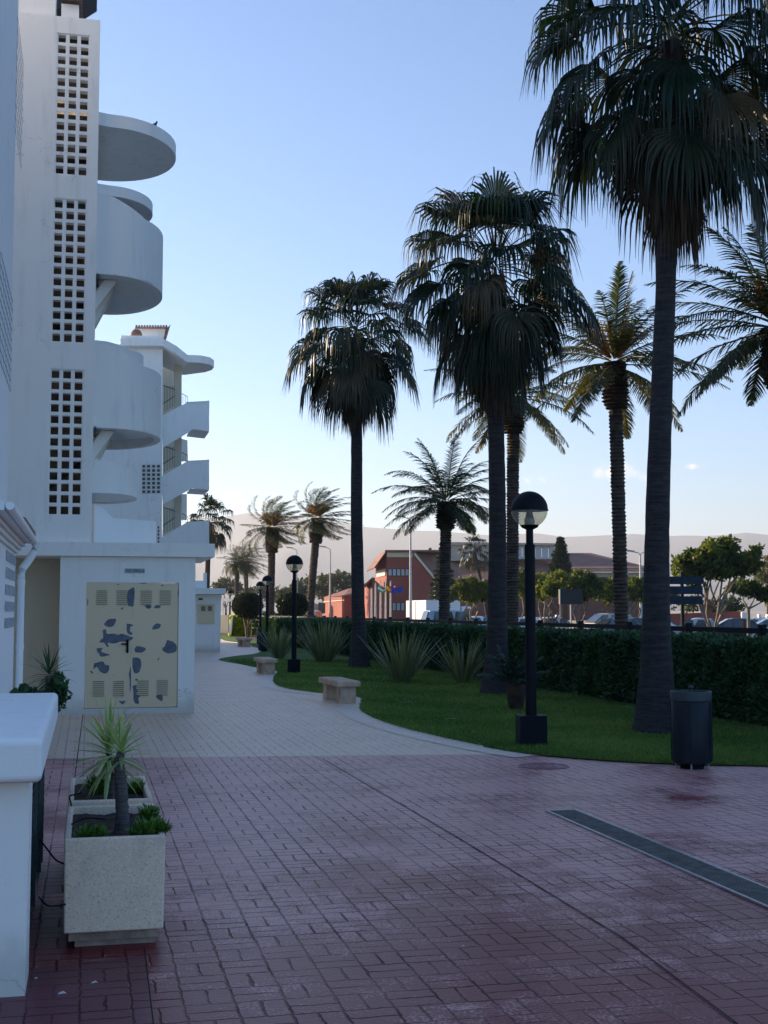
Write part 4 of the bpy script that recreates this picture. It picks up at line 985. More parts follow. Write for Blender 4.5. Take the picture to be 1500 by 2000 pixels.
# ------------------------------------------------------------------ lamps, bins, benches
def lamp(label, loc):
    t = thing('globe_lamp', label, 'lamp post', loc, TH*.3, 'black globe lamps along the path')
    g = MB(); g.box(-.165, .165, -.165, .165, 0, .375, ch=.006); g.build('base', M['black'], t)
    g = MB(); g.lathe([(.068, .375), (.066, 2.42), (.064, 2.45), (.046, 2.46), (.045, 2.66)], n=20); g.build('post', M['black'], t, smooth=True)
    zc = 2.885; r = .225
    g = MB(); g.lathe([(.05, 2.64), (.10, 2.665), (.118, zc-r*.85), (.0, zc-r*.86)], n=24); g.build('collar', M['black'], t, smooth=True)
    g = MB(); pr = [(r*math.sin(a), zc-r*math.cos(a)) for a in np.linspace(R(30), R(92), 12)]; g.lathe([(p[0]-.0, p[1]) for p in pr][0:1]+pr, n=32)
    vs = MB(); gl = MB(); m_ = [(p[0], p[1]) for p in pr]
    for i in range(len(m_)-1):
        for k in range(32):
            a0, a1 = 2*math.pi*k/32, 2*math.pi*(k+1)/32
            gl.add([(m_[i][0]*math.cos(a0), m_[i][0]*math.sin(a0), m_[i][1]), (m_[i][0]*math.cos(a1), m_[i][0]*math.sin(a1), m_[i][1]), (m_[i+1][0]*math.cos(a1), m_[i+1][0]*math.sin(a1), m_[i+1][1]), (m_[i+1][0]*math.cos(a0), m_[i+1][0]*math.sin(a0), m_[i+1][1])], [[0, 1, 2, 3]])
    gl.build('globe', M['globe'], t, smooth=True, fix=False)
    g = MB(); pr = [(r*1.012*math.sin(a), zc+r*1.012*math.cos(a)) for a in np.linspace(0.001, R(90), 14)]; g.lathe(pr+[(r*1.04, zc-.002), (r*1.04, zc-.014), (r*.99, zc-.014), (.03, zc+.02)], n=32); g.build('cap', M['black'], t, smooth=True)
    g = MB(); g.lathe([(.062, zc-r*.86), (.064, zc-.13), (.060, zc-.11), (.0, zc-.108)], n=20); g.build('lamp_holder', M['steel'], t, smooth=True)
    g = MB(); g.lathe([(.056, zc-.11), (.045, zc-.06), (.03, zc-.01), (.03, zc+.01)], n=16); g.build('reflector', mat('dark_reflector', (.06, .055, .045), .5), t, smooth=True)
    return t
def globe():
    m, nt, b = _nt('cloudy_clear_globe'); out = nt.nodes['Material Output']
    tr = N(nt, 'ShaderNodeBsdfTransparent'); tr.inputs[0].default_value = (.80, .78, .70, 1); ms = N(nt, 'ShaderNodeMixShader')
    tc = N(nt, 'ShaderNodeTexCoord'); f = noise(nt, tc.outputs['Object'], 7, 4); L(nt, math_(nt, 'MULTIPLY_ADD', f, .4, .12), ms.inputs[0])
    b.inputs['Base Color'].default_value = (.55, .52, .42, 1); b.inputs['Roughness'].default_value = .15; b.inputs['Coat Weight'].default_value = .5
    L(nt, tr.outputs[0], ms.inputs[1]); L(nt, b.outputs[0], ms.inputs[2]); L(nt, ms.outputs[0], out.inputs[0]); return m
M['globe'] = globe()
l1 = lamp('nearest black globe lamp, on the lawn edge in front of a large palm trunk', G(1038, 1457))
clone(l1, G(574, 1315), None, 'black globe lamp between the two light stone benches, left of a flared palm trunk')
clone(l1, G(521.5, 1270.5), None, 'black globe lamp standing right behind the far dark bin')
clone(l1, G(508, 1257.5), None, 'black globe lamp left of and slightly behind the one at the far bin')
clone(l1, G(448.5, 1239), None, 'farthest black globe lamp, beside the bright yellow-green hedge')
def bin_(label, loc, rz=0):
    t = thing('litter_bin', label, 'litter bin', loc, rz, 'dark cylindrical litter bins')
    g = MB(); g.lathe([(.10, .045), (.195, .06), (.203, .075), (.203, .69), (.196, .70)], n=28)
    for k in range(4): a = .6+k*math.pi/2; g.box(-.035, .035, .200, .212, .08, .69, Matrix.Rotation(a, 4, 'Z'))
    g.build('drum', M['binpaint'], t, smooth=True)
    g = MB(); g.lathe([(.195, .70), (.212, .705), (.215, .79), (.21, .80), (.19, .80), (.188, .72), (0, .70)], n=28); g.build('rim', M['binrim'], t, smooth=True)
    g = MB(); g.lathe([(.12, 0), (.13, .05), (.0, .055)], n=18); g.build('foot', M['black'], t)
    for k in range(4):
        a = .785+k*math.pi/2; g = MB(); x, y = .165*math.cos(a), .165*math.sin(a); g.tube([(x, y, 0), (x, y, .07)], .009, 6); g.build('leg', M['steel'], t)
    g = MB(); g.tube([(0, .0, .70), (0, 0, .825)], .02, 8); g.lathe([(.02, .82), (.03, .835), (.03, .85), (0, .862)], n=12); g.build('lid_knob', M['binrim'], t)
    return t
b1 = bin_('large dark cylindrical bin on the paving in front of the largest palm trunk', G(1352, 1500), .5)
clone(b1, G(514, 1273), None, 'small far dark bin at the foot of a globe lamp on the path edge')
M['bench'] = mat('bench_stone', (.62, .45, .33), .85, .18, 5, .35, 50); 
def bench(label, loc, rz):
    t = thing('stone_bench', label, 'bench', loc, rz, 'low stone benches on the path edge')
    g = MB(); g.box(-.215, .215, 0, 1.62, .295, .40, ch=.012); bevel(g.build('seat', M['bench'], t), .01)
    for y in (.06, 1.22): g = MB(); g.box(-.145, .145, y, y+.30, 0, .2945); bevel(g.build('leg', M['bench'], t), .008)
    return t
cD = G(681.5, 1330.5, .40); be = bench('nearest pale stone bench on the curved path edge', (cD.x, cD.y, 0), TH+.03)
c2_ = G(527, 1287.3, .40); clone(be, (c2_.x, c2_.y, 0), TH+.0, 'middle stone bench left of the second globe lamp')
c3_ = G(484, 1246.5, .40); clone(be, (c3_.x, c3_.y, 0), TH+.1, 'farthest small stone bench beside the yellow-green hedge')

# ------------------------------------------------------------------ lawn plants
def flax(label, loc, r, h, n, seed):
    random.seed(seed); V, F, T = [], [], []
    for i in range(n):
        a = random.uniform(0, 6.283); rr = .16*math.sqrt(random.random())*r; el = R(random.triangular(38, 89, 68)); reach = math.sin(el)
        leaf_blade(V, F, T, (rr*math.cos(a), rr*math.sin(a), 0), a+random.uniform(-.35, .35), el, h*random.uniform(.55, 1.05)/max(.75, reach), .048*random.uniform(.7, 1.15), random.uniform(.1, .55), random.uniform(0, .55), K=6)
    o = npobj('flax_plant', V, F, M['flax'], None, T); o.location = loc; tag(o, label, 'plant', 'pale sword-leaved flax clumps on the lawn'); return o
flax('large pale flax clump midway between two palm trunks on the lawn', G(785, 1334), 1.2, 1.30, 95, 1)
flax('narrow pale flax clump just left of the middle palm trunk', G(903, 1334), .8, 1.12, 58, 2)
flax('broad grey-green flax clump just left of the farthest lawn palm trunk', G(633, 1294), 1.4, 1.45, 130, 3)
flax('small grey-green flax clump left of the second globe lamp', G(545, 1286), 1.0, 1.25, 80, 4)
def cycad(label, loc):
    random.seed(4); t = thing('cycad', label, 'plant', loc)
    g = MB(); g.lathe([(.09, 0), (.13, .1), (.155, .25), (.16, .38), (.12, .46), (0, .48)], n=16); g.build('trunk', M['boot'], t)
    V, F, T = [], [], []
    for i in range(16):
        az = i*2.4+.2; el = R(random.uniform(25, 75)); date_frond(V, F, T, (0, 0, .42), az, el, random.uniform(.62, .85), .75, random.random()*.5, 24, .22)
    for az, el, l in ((2.7, 40, .6), (3.3, 60, .35), (.3, 62, .35), (1.2, 70, .35), (3.6, 35, .55), (4.4, 65, .4)): leaf_blade(V, F, T, (0, 0, .42), az, R(el), l, .10, .5, .6, K=5)
    npobj('leaves', V, F, M['cycad'], t, T)
cycad('dark short-trunked cycad behind the nearest lamp post', G(1008, 1388))

# ------------------------------------------------------------------ hedges, topiary, fence
def hedge(name, label, u0, u1, v0, v1, h, dens, lsz, m, cat='hedge', group=None, zb=0.02, core='hedge_core'):
    t = thing(name, label, cat, W(0, 0), TH, group)
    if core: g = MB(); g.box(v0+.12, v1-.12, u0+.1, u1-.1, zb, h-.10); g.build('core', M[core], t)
    P_ = []; D_ = []
    def face(n, f, d):
        q = f(n); P_.append(q); D_.append(np.tile(np.array(d, float), (n, 1)))
    Lu = u1-u0
    def dep(n): return rng.random(n)**1.5*.16
    # density falls with the distance from the path's near end
    def us(n): return u0+Lu*rng.random(n)**1.6
    n1 = int(dens*Lu*(h))
    face(n1, lambda n: np.stack([v0+dep(n)+.03*np.sin(us(n)*0), us(n), zb+(h-zb)*rng.random(n)], 1), (-1, 0, .2))
    face(int(n1*.9), lambda n: np.stack([v0+(v1-v0)*rng.random(n), us(n), h-dep(n)+.02*rng.normal(size=n)], 1), (0, 0, 1))
    face(int(dens*(v1-v0)*h), lambda n: np.stack([v0+(v1-v0)*rng.random(n), u0+dep(n), zb+(h-zb)*rng.random(n)], 1), (0, -1, 0))
    pts = np.concatenate(P_); D_ = np.concatenate(D_)
    # uneven clipped surface
    pts[:, 0] += .05*np.sin(pts[:, 1]*3.1)+.03*np.sin(pts[:, 1]*7.7+pts[:, 2]*5); pts[:, 2] += (.035*np.sin(pts[:, 1]*2.3+1)+.02*np.sin(pts[:, 1]*9))*(pts[:, 2] > h*.8)
    sz = lsz*(.8+.010*np.maximum(0, pts[:, 1]-15))
    V, F, T = leaf_cloud(pts, 1.0, tint=rng.random(len(pts))*.8+.1*np.sin(pts[:, 1]*2.0), outward=D_)
    c = np.repeat(pts, 4, 0); V = c+(V-c)*np.repeat(sz, 4)[:, None]
    npobj('foliage', V, F, M[m], t, np.clip(T, 0, 1)); return t
hedge('clipped_hedge', 'long dark green clipped hedge behind the lawn palms', 10, 70, 9.3, 10.25, 1.17, 2600, .042, 'hedge')
hu, hv = UV(G(472, 1243)); 
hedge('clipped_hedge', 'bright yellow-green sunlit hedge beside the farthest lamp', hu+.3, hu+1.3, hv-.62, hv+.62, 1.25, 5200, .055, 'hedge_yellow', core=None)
hedge('clipped_hedge', 'dark low hedge closing the lawn behind the far bench', hu+1.5, hu+6, hv+1.3, hv+4.0, 1.3, 900, .07, 'hedge')
def topiary(label, loc, rx, rz_, zc):
    t = thing('topiary_tree', label, 'topiary', loc, 0, 'round clipped topiary trees')
    g = MB(); 
    for k in range(5): a = k*1.26; g.tube([(.05*math.cos(a), .05*math.sin(a), 0), (.12*math.cos(a), .12*math.sin(a), zc*.35), (.5*rx*math.cos(a), .5*rx*math.sin(a), zc-.1)], [.05, .045, .03], 6)
    g.build('trunk', M['bark'], t)
    pts, d = in_blob(9000, (0, 0, zc), (rx, rx, rz_), .86); V, F, T = leaf_cloud(pts, .05, outward=d); npobj('crown', V, F, M['topiary'], t, T)
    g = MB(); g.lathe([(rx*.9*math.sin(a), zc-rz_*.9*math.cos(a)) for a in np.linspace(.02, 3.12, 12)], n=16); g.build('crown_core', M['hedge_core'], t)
# one sits either side of the lamp pair
p = G(483, 1237); topiary('round dark topiary left of the pair of globe lamps', (P(483, 1200, 78).x, 78, 0), .93, .78, 1.95)
topiary('round dark topiary behind the second globe lamp', (P(571, 1200, 76).x, 76, 0), .92, .75, 1.95)
fe = thing('rail_fence', 'low dark post-and-rail fence behind the long hedge', 'fence', W(0, 0), TH)
fv = 10.62
g = MB()
for z0, z1 in ((1.27, 1.36), (1.02, 1.09), (.78, .84), (.5, .56)): g.box(fv-.04, fv+.04, 9, 92, z0, z1)
g.build('rail', M['black'], fe)
u = 11.0
while u < 92: g = MB(); g.box(fv-.05, fv+.05, u-.05, u+.05, 0, 1.42); g.build('post', M['black'], fe); u += 2.6
wp = thing('marker_post', 'slim white concrete post in front of the hedge, left of the middle palm', 'post', (P(955, 1260, 31).x, 31, 0))
g = MB(); g.box(-.045, .045, -.045, .045, 0, P(955, 1217, 31).z); g.lathe([(.03, P(955, 1217, 31).z), (0, P(955, 1214, 31).z)], n=8); g.build('shaft', M['white'], wp)
wp2 = clone(wp, (P(626, 1230, 60).x, 60, 0), None, 'slim white concrete post far along the hedge, between lamp and palm')

# ------------------------------------------------------------------ palms
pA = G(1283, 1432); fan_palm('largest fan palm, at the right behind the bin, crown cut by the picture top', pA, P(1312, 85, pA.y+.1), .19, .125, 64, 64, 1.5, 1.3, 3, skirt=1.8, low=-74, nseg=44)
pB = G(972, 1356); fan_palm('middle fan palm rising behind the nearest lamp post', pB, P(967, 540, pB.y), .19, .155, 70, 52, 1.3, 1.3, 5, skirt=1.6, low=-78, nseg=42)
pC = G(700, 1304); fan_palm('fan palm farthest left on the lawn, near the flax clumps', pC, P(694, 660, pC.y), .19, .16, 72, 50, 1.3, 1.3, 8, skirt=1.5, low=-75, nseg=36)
pD = P(401, 1230, 88); pD.z = 0
fan_palm('distant fan palm showing beside the far stair landings', pD, P(410, 1020, 88), .2, .17, 34, 14, 1.1, 1.1, 12, skirt=1.0, nseg=16, group='distant fan palms', low=-60)
def on_v(px, v):           # ground point on the line v, seen at pixel column px
    a = math.atan((px-750)/FPX)+TH; r = v/math.sin(a); u = r*math.cos(a); return W(u, v)
q = on_v(1213, 11.9); q.z = -.1; date_palm('date palm with orange stalks between the middle and largest fan palms', q, P(1200, 708, q.y), .155, 34, 2.75, 21, lowel=-22, bend=.85, nl=50)
q = on_v(999, 12.0); q.z = -.1; date_palm('date palm half hidden behind the middle fan palm', q, P(1003, 775, q.y), .175, 36, 2.8, 22, fruit=False, lowel=-30, bend=1.0)
q = on_v(866, 12.0); q.z = -.1; date_palm('leaning date palm in front of the white lorry', q, P(872, 980, q.y), .19, 46, 2.75, 23, fruit=False, boot=.95, lowel=-12, bend=1.15)
q = on_v(1535, 11.9); q.z = -.1; date_palm('date palm at the right picture edge with trunk out of view', q, P(1522, 640, q.y), .17, 40, 2.7, 24, lowel=-22, bend=.9)
q = P(603, 1215, 80); q.z = -.1; date_palm('windswept leaning date palm left of the farthest lawn palm', q, P(621, 1012, 80), .24, 38, 2.7, 25, bend=.5, wind=(1.9, 0, .15), boot=1.6, nl=34, ll=.5)
q = P(528, 1215, 84); q.z = -.1; date_palm('windswept upright date palm above the pair of globe lamps', q, P(532, 1030, 84), .24, 38, 2.8, 26, bend=.5, wind=(1.9, 0, .15), boot=1.7, nl=34, ll=.5)
q = P(462, 1215, 150); q.z = -.1; date_palm('left one of two small far date palms side by side', q, P(463, 1098, 150), .25, 44, 2.6, 27, wind=(1.2, 0, .1), fruit=False, boot=1.2, nl=24, ll=.6)
q = P(482, 1215, 150); q.z = -.1; date_palm('right one of two small far date palms side by side', q, P(480, 1096, 150), .25, 46, 3.4, 28, wind=(1.8, 0, .1), fruit=False, boot=1.2, nl=24, ll=.6)
pE = P(955, 1235, 128); pE.z = ZL; fan_palm('small distant fan palm in front of the brown hall roof', pE, P(926, 1078, 128), .16, .15, 30, 12, 1.1, 1.0, 14, skirt=1.0, nseg=14, group='distant fan palms', low=-50)
pE = P(640, 1225, 150); pE.z = ZL

# ------------------------------------------------------------------ trees beyond
def crown_px(pts, Y):           # (px,py,rx_px,rz_px) -> blobs
    k = Y/FPX; return [(P(x, y, Y), rx*k, rz*k) for x, y, rx, rz in pts]
def ptree(label, bx_, Y, bl, tr, fork, lsz, dens, m, group, t0=.2, t1=.7, stems=3, bark='bark', cat='tree', name='car_park_tree'):
    base = P(bx_, 1200, Y); base.z = ZL
    blobs = []
    for c, rx, rz_ in crown_px(bl, Y):
        d = c-base; blobs.append((d.x, random.uniform(-.3, .3)*rx, d.z, rx, rx*.9, rz_))
    return broad_tree(name, label, cat, base, blobs, tr, fork, lsz, dens, M and m, group, t0, t1, bark, stems)
gp = 'round-crowned car park trees'
ptree('dense round tree right of the lorry', 920, 92, [(900, 1158, 24, 18), (925, 1150, 26, 22), (947, 1158, 22, 18), (915, 1143, 20, 14)], .14, 1.9, .13, 2500, 'tree', gp)
ptree('large spreading tree at the right, with several pale stems', 1391, 70, [(1380, 1100, 34, 24), (1420, 1100, 34, 24), (1350, 1100, 26, 20), (1450, 1112, 24, 16), (1340, 1115, 26, 22), (1365, 1088, 30, 22), (1400, 1075, 34, 22), (1440, 1088, 32, 22), (1463, 1100, 24, 18), (1395, 1108, 38, 20), (1355, 1140, 18, 12), (1425, 1065, 20, 12), (1332, 1098, 14, 12), (1478, 1078, 12, 10)], .14, 1.7, .125, 2600, 'tree', 'large car park trees', .1, .75, stems=4)
ptree('small tree at the right edge below the large spreading tree', 1462, 78, [(1450, 1150, 26, 14), (1480, 1152, 26, 14), (1500, 1160, 20, 14)], .12, 2.0, .13, 2400, 'tree', gp, .0, .4, stems=1)
ptree('yellowish leafy tree just right of the nearest lamp post', 1064, 95, [(1052, 1140, 14, 18), (1060, 1158, 18, 14), (1070, 1136, 12, 10)], .12, 1.9, .13, 2300, 'tree', gp, .4, 1)
ptree('pale-stemmed tree left of the blank billboard', 1079, 88, [(1075, 1150, 18, 16), (1090, 1138, 20, 18)], .12, 1.9, .13, 2400, 'tree', gp, .3, .9)
ptree('dark round tree directly behind the blank billboard', 1132, 90, [(1120, 1140, 20, 16), (1140, 1135, 24, 18), (1160, 1142, 22, 18), (1150, 1160, 20, 12)], .13, 1.9, .13, 2500, 'tree', gp, .1, .5)
ptree('patchy tree left of the tall date palm trunk', 1187, 92, [(1182, 1160, 18, 18), (1195, 1145, 14, 14)], .1, 1.9, .13, 2200, 'tree', gp, .4, .9)
ptree('tree between the date palm trunk and the double street light', 1240, 92, [(1235, 1150, 20, 18), (1255, 1160, 18, 20), (1265, 1145, 12, 14)], .12, 1.9, .13, 2400, 'tree', gp, .2, .7)
ptree('tree left of the large palm trunk, behind the street light', 1290, 95, [(1275, 1170, 16, 20), (1295, 1165, 20, 22), (1315, 1170, 16, 18)], .12, 1.9, .13, 1300, 'tree', gp, .2, .8)
ptree('yellow-green tree between the two palm trunks in the middle', 1012, 92, [(1015, 1130, 12, 18), (1020, 1150, 14, 16)], .12, 1.9, .13, 2300, 'tree', gp, .4, 1)
gf = 'far trees on the skyline'
for lb, x, Y, bl in (('bushy far tree left of the farthest date palms', 441, 200, [(435, 1138, 18, 13), (455, 1150, 18, 10), (428, 1150, 12, 10)]),
                     ('low far tree behind the topiary left of the lamps', 510, 210, [(505, 1158, 20, 12), (530, 1165, 18, 10), (485, 1160, 14, 10), (548, 1160, 14, 14)]),
                     ('far tree right of the leaning windswept palm', 655, 190, [(640, 1140, 20, 18), (660, 1132, 22, 16), (680, 1145, 18, 18), (625, 1155, 14, 14), (655, 1160, 26, 16)]),
                     ('far pale tree just left of the leaning windswept palm', 595, 180, [(585, 1150, 14, 18), (600, 1142, 14, 18), (592, 1170, 18, 16), (572, 1160, 12, 12)]),
                     ('far rounded tree left of the red school, behind the palm trunk', 715, 230, [(706, 1152, 14, 12), (722, 1150, 10, 10)]),
                     ('olive far tree between the pair of lamps and the second lamp', 555, 170, [(553, 1165, 14, 12), (566, 1158, 10, 14)])):
    ptree(lb, x, Y, bl, .2, 2.2, .24, 420, 'far', gf, .2, .7, stems=1, name='far_tree')
ptree('brownish tree at the far right edge behind the white wall', 1500, 130, [(1490, 1120, 16, 16), (1503, 1105, 18, 18), (1500, 1130, 20, 16)], .2, 2.4, .18, 600, 'tree_olive', gf, .5, 1, stems=1, name='far_tree')
ptree('dark bushy tree behind the low red wall at right', 1430, 120, [(1400, 1185, 24, 12), (1430, 1182, 24, 12), (1350, 1180, 24, 14)], .2, 1.6, .18, 700, 'tree', gf, .0, .3, stems=1, name='far_tree')
def conifer(label, bx_, py0, py1, w0, Y, seed):
    random.seed(seed); base = P(bx_, 1200, Y); base.z = ZL; t = thing('conifer', label, 'tree', base, 0, 'tiered conifers by the red buildings')
    H = P(bx_, py0, Y).z-ZL; zb = P(bx_, py1, Y).z-ZL; k = Y/FPX; V, F, T = [], [], []
    g = MB(); g.tube([(0, 0, 0), (0, 0, H)], [.16, .02], 8); g.build('trunk', M['bark'], t)
    nt_ = 15
    for j in range(nt_):
        f = j/nt_; z = zb+(H-zb)*f; r = w0*k*(1-f)**.85*random.uniform(.85, 1.1)+.1
        for i in range(9):
            a = i*.698+j*.4; ln = r*random.uniform(.8, 1.1); d0 = np.array([math.cos(a), math.sin(a), .1])
            for q in range(70):
                s = random.random(); p0 = np.array([0, 0, z])+d0*ln*s+np.array([0, 0, -.15*ln*s*s]); 
                sd2 = unit(np.array([-math.sin(a), math.cos(a), 0])*random.uniform(-1, 1)+d0*.7+np.array([0, 0, random.uniform(-.5, .7)])); l2 = .16*r/1.0+.16; p0 = p0+np.array([0, 0, random.uniform(-.14, .14)*(1.2-s)]); w2 = unit(np.cross(sd2, np.array([random.random()-.5, random.random()-.5, random.random()-.5])))*.06
                n0 = len(V); e = p0+sd2*l2; V += [p0-w2, p0+w2, e+w2*.4, e-w2*.4]; F.append((n0, n0+1, n0+2, n0+3)); T += [random.random()]*4
    npobj('crown', V, F, M['conifer'], t, T)
conifer('tiered conifer in front of the red gable, left of the leaning date palm', 866, 1055, 1185, 27, 118, 3)
conifer('pointed conifer beside the glazed hall roof, behind the nearest lamp', 1096, 1047, 1140, 27, 118, 4)

# ------------------------------------------------------------------ red buildings
RB = thing('red_building', 'two-storey red building with a pitched gable and strip window beside the flags', 'building', (0, 0, 0))
Yr = 140
def bpoly(g, pts, Y, off): g.prism([P(x, y, Y) for x, y in pts], off)
def prt(name, m, fn, par): g = MB(); fn(g); return g.build(name, M[m], par)
# lit left wall runs back to the left, front wall faces us
c0 = P(755, 1210, Yr); lft = P(733, 1210, Yr+11)
def quad_wall(g, a, b_, zs_, th=.3):      # vertical wall on ground segment a-b, heights along it
    d = Vector((b_.x-a.x, b_.y-a.y, 0)).normalized(); n_ = Vector((-d.y, d.x, 0))*th
    pts = [Vector((a.x, a.y, ZL)), Vector((b_.x, b_.y, ZL)), Vector((b_.x, b_.y, zs_[1])), Vector((a.x, a.y, zs_[0]))]; g.prism(pts, n_)
zt1 = P(755, 1077, Yr).z; zt0 = P(735, 1108, Yr+11).z
prt('side_wall', 'redwall', lambda g: quad_wall(g, lft, c0, (zt0, zt1)), RB)
rgt = P(806, 1210, Yr); 
prt('front_wall', 'redwall', lambda g: bpoly(g, [(755.3, 1212), (755.3, 1077), (806, 1077), (806, 1212)], Yr, (0, .4, 0)), RB)
prt('gable_wall', 'redwall', lambda g: bpoly(g, [(806.2, 1212), (806.2, 1080), (847, 1128), (847, 1212)], Yr-1, (0, .4, 0)), RB)
prt('roof', 'redroof', lambda g: (bpoly(g, [(733, 1110), (755, 1077), (755, 1074.5), (731, 1108)], Yr-.5, (-1, 11.5, 0)), bpoly(g, [(752, 1077.5), (752, 1074), (858, 1074), (862, 1077.5)], Yr-.6, (0, 12, 0)),
     g.add([P(806, 1077, Yr-1.2), P(852, 1130, Yr-1.2), P(905, 1130, Yr+8), P(865, 1076, Yr+8)], [[0, 1, 2, 3]]), bpoly(g, [(837, 1074), (838, 1070), (843, 1070), (843, 1074)], Yr+1, (0, .5, 0))), RB)
prt('fascia', 'cream', lambda g: (bpoly(g, [(755.5, 1088), (755.5, 1079), (806, 1079), (806, 1088)], Yr-.15, (0, .1, 0)), bpoly(g, [(808, 1082), (811, 1080), (850, 1127), (847, 1130)], Yr-1.3, (0, .2, 0))), RB)
for i in range(5):
    x = 759+i*8.3; w_ = prt('window', 'railing', lambda g: bpoly(g, [(x-1, 1125), (x-1, 1111), (x+7.4, 1111), (x+7.4, 1125)], Yr-.1, (0, .06, 0)), RB)
    prt('pane', 'palewin', lambda g: bpoly(g, [(x, 1124), (x, 1112), (x+5.8, 1112), (x+5.8, 1124)], Yr-.14, (0, .03, 0)), w_)
for i in range(3):
    x = 767+i*8.3; w_ = prt('window', 'railing', lambda g: bpoly(g, [(x-1, 1193), (x-1, 1177), (x+7.4, 1177), (x+7.4, 1193)], Yr-.1, (0, .06, 0)), RB)
    prt('pane', 'palewin', lambda g: bpoly(g, [(x, 1192), (x, 1178), (x+5.8, 1178), (x+5.8, 1192)], Yr-.14, (0, .03, 0)), w_)
def swin(g):
    a = lft.lerp(c0, .18); b_ = lft.lerp(c0, .95); z0, z1 = P(745, 1126, Yr+5).z, P(745, 1113, Yr+5).z; d = (b_-a).normalized(); n_ = Vector((d.y, -d.x, 0))*.05
    g.prism([Vector((a.x, a.y, z0))+n_, Vector((b_.x, b_.y, z0))+n_, Vector((b_.x, b_.y, z1))+n_, Vector((a.x, a.y, z1))+n_], n_)
prt('side_window', 'palewin', swin, RB)
# lower wing to the left with its own gable
RW = thing('red_building', 'low red wing with curved arch beside the flagpoles', 'building', (0, 0, 0))
prt('side_wall', 'redwall', lambda g: quad_wall(g, P(712, 1210, Yr+6), P(727, 1210, Yr-2), (P(712, 1142, Yr+6).z, P(727, 1128, Yr-2).z)), RW)
prt('front_wall', 'redwall', lambda g: bpoly(g, [(727, 1212), (727, 1129), (753, 1150), (755, 1212)], Yr-2.2, (0, .4, 0)), RW)
prt('roof', 'redroof', lambda g: bpoly(g, [(709, 1144), (727, 1127), (729, 1129), (712, 1146)], Yr-2.6, (0, 6, 0)), RW)
RL = thing('red_building', 'single-storey red house with hipped roof, farthest left', 'building', (0, 0, 0))
Yl = 150
prt('front_wall', 'redwall', lambda g: quad_wall(g, P(633, 1210, Yl+9), P(672, 1210, Yl), (P(633, 1166, Yl+9).z, P(672, 1162, Yl).z)), RL)
prt('side_wall', 'redwall', lambda g: quad_wall(g, P(672, 1210, Yl), P(727, 1210, Yl+5), (P(672, 1162, Yl).z, P(727, 1163, Yl+5).z)), RL)
prt('cornice', 'cream', lambda g: quad_wall(g, P(632.5, 1210, Yl+8.9)+Vector((0, -.2, 0)), P(672, 1210, Yl-.2), (P(633, 1174, Yl+9).z, P(672, 1171.5, Yl).z)) if False else g.prism([P(633, 1176, Yl+8.7), P(672, 1173, Yl-.3), P(672, 1171.5, Yl-.3), P(633, 1174.5, Yl+8.7)], (0, -.1, 0)), RL)
prt('roof', 'redroof', lambda g: g.add([P(630, 1167, Yl+10), P(671, 1163, Yl-.8), P(729, 1164, Yl+4.6), P(722, 1148, Yl+9), P(683, 1149, Yl+9), (P(729, 1164, Yl+4.6)+Vector((-2, 12, 0)))], [[0, 1, 4], [1, 2, 3, 4], [2, 5, 3], [5, 0, 4, 3]]), RL)
RW2 = thing('garden_wall', 'low pink wall with dark gateway left of the red house', 'wall', (0, 0, 0))
prt('wall', 'redwall', lambda g: (bpoly(g, [(606, 1210), (606, 1196), (633, 1203), (640, 1210)], 155, (0, .4, 0))), RW2)
prt('gateway', 'railing', lambda g: bpoly(g, [(622, 1198), (622, 1176), (635, 1178), (635, 1198)], 156, (0, .4, 0)), RW2)
prt('coping', 'concrete', lambda g: bpoly(g, [(606, 1196), (606, 1176), (622, 1180), (622, 1192), (633, 1200)], 156.5, (0, .4, 0)), RW2)
# sports hall behind
HL = thing('sports_hall', 'broad brown-roofed hall with a glazed flat clerestory', 'building', (0, 0, 0))
Yh = 175
prt('wall', 'hallwall', lambda g: (bpoly(g, [(850, 1212), (850, 1128), (1110, 1128), (1110, 1212)], Yh, (0, 1, 0)), bpoly(g, [(1110.2, 1212), (1110.2, 1118), (1275, 1118), (1275, 1212)], Yh-3, (0, 1, 0))), HL)
prt('roof', 'redroof', lambda g: (g.add([P(845, 1132, Yh-1), P(1112, 1132, Yh-1), P(1112, 1092, Yh+10), P(845, 1078, Yh+10)], [[0, 1, 2, 3]]),
     g.add([P(1100, 1113, Yh-4), P(1278, 1113, Yh-4), P(1278, 1110, Yh-4), P(1155, 1080, Yh+8), P(1110, 1080, Yh+8), P(1100, 1110, Yh-4)], [[0, 1, 2, 5], [5, 2, 3, 4]])), HL)
prt('roof_edge', 'railing', lambda g: bpoly(g, [(1100, 1116.5), (1100, 1113.5), (1278, 1113.5), (1278, 1116.5)], Yh-4.2, (0, .5, 0)), HL)
prt('cornice_band', 'concrete', lambda g: bpoly(g, [(1110, 1127), (1110, 1119), (1275, 1119), (1275, 1127)], Yh-3.2, (0, .15, 0)), HL)
prt('clerestory', 'concrete', lambda g: (bpoly(g, [(876, 1095), (876, 1064), (1007, 1064), (1007, 1095)], Yh+5, (0, 6, 0)), bpoly(g, [(872, 1064), (872, 1058.5), (1088, 1061), (1088, 1065.5), (1007, 1064)], Yh+4.5, (0, 8, 0))), HL)
for i in range(6): x = 1007.5+i*12.8; prt('window', 'palewin', lambda g: bpoly(g, [(x, 1092), (x, 1066), (x+11.6, 1066), (x+11.6, 1092)], Yh+5.2, (0, .2, 0)), HL)
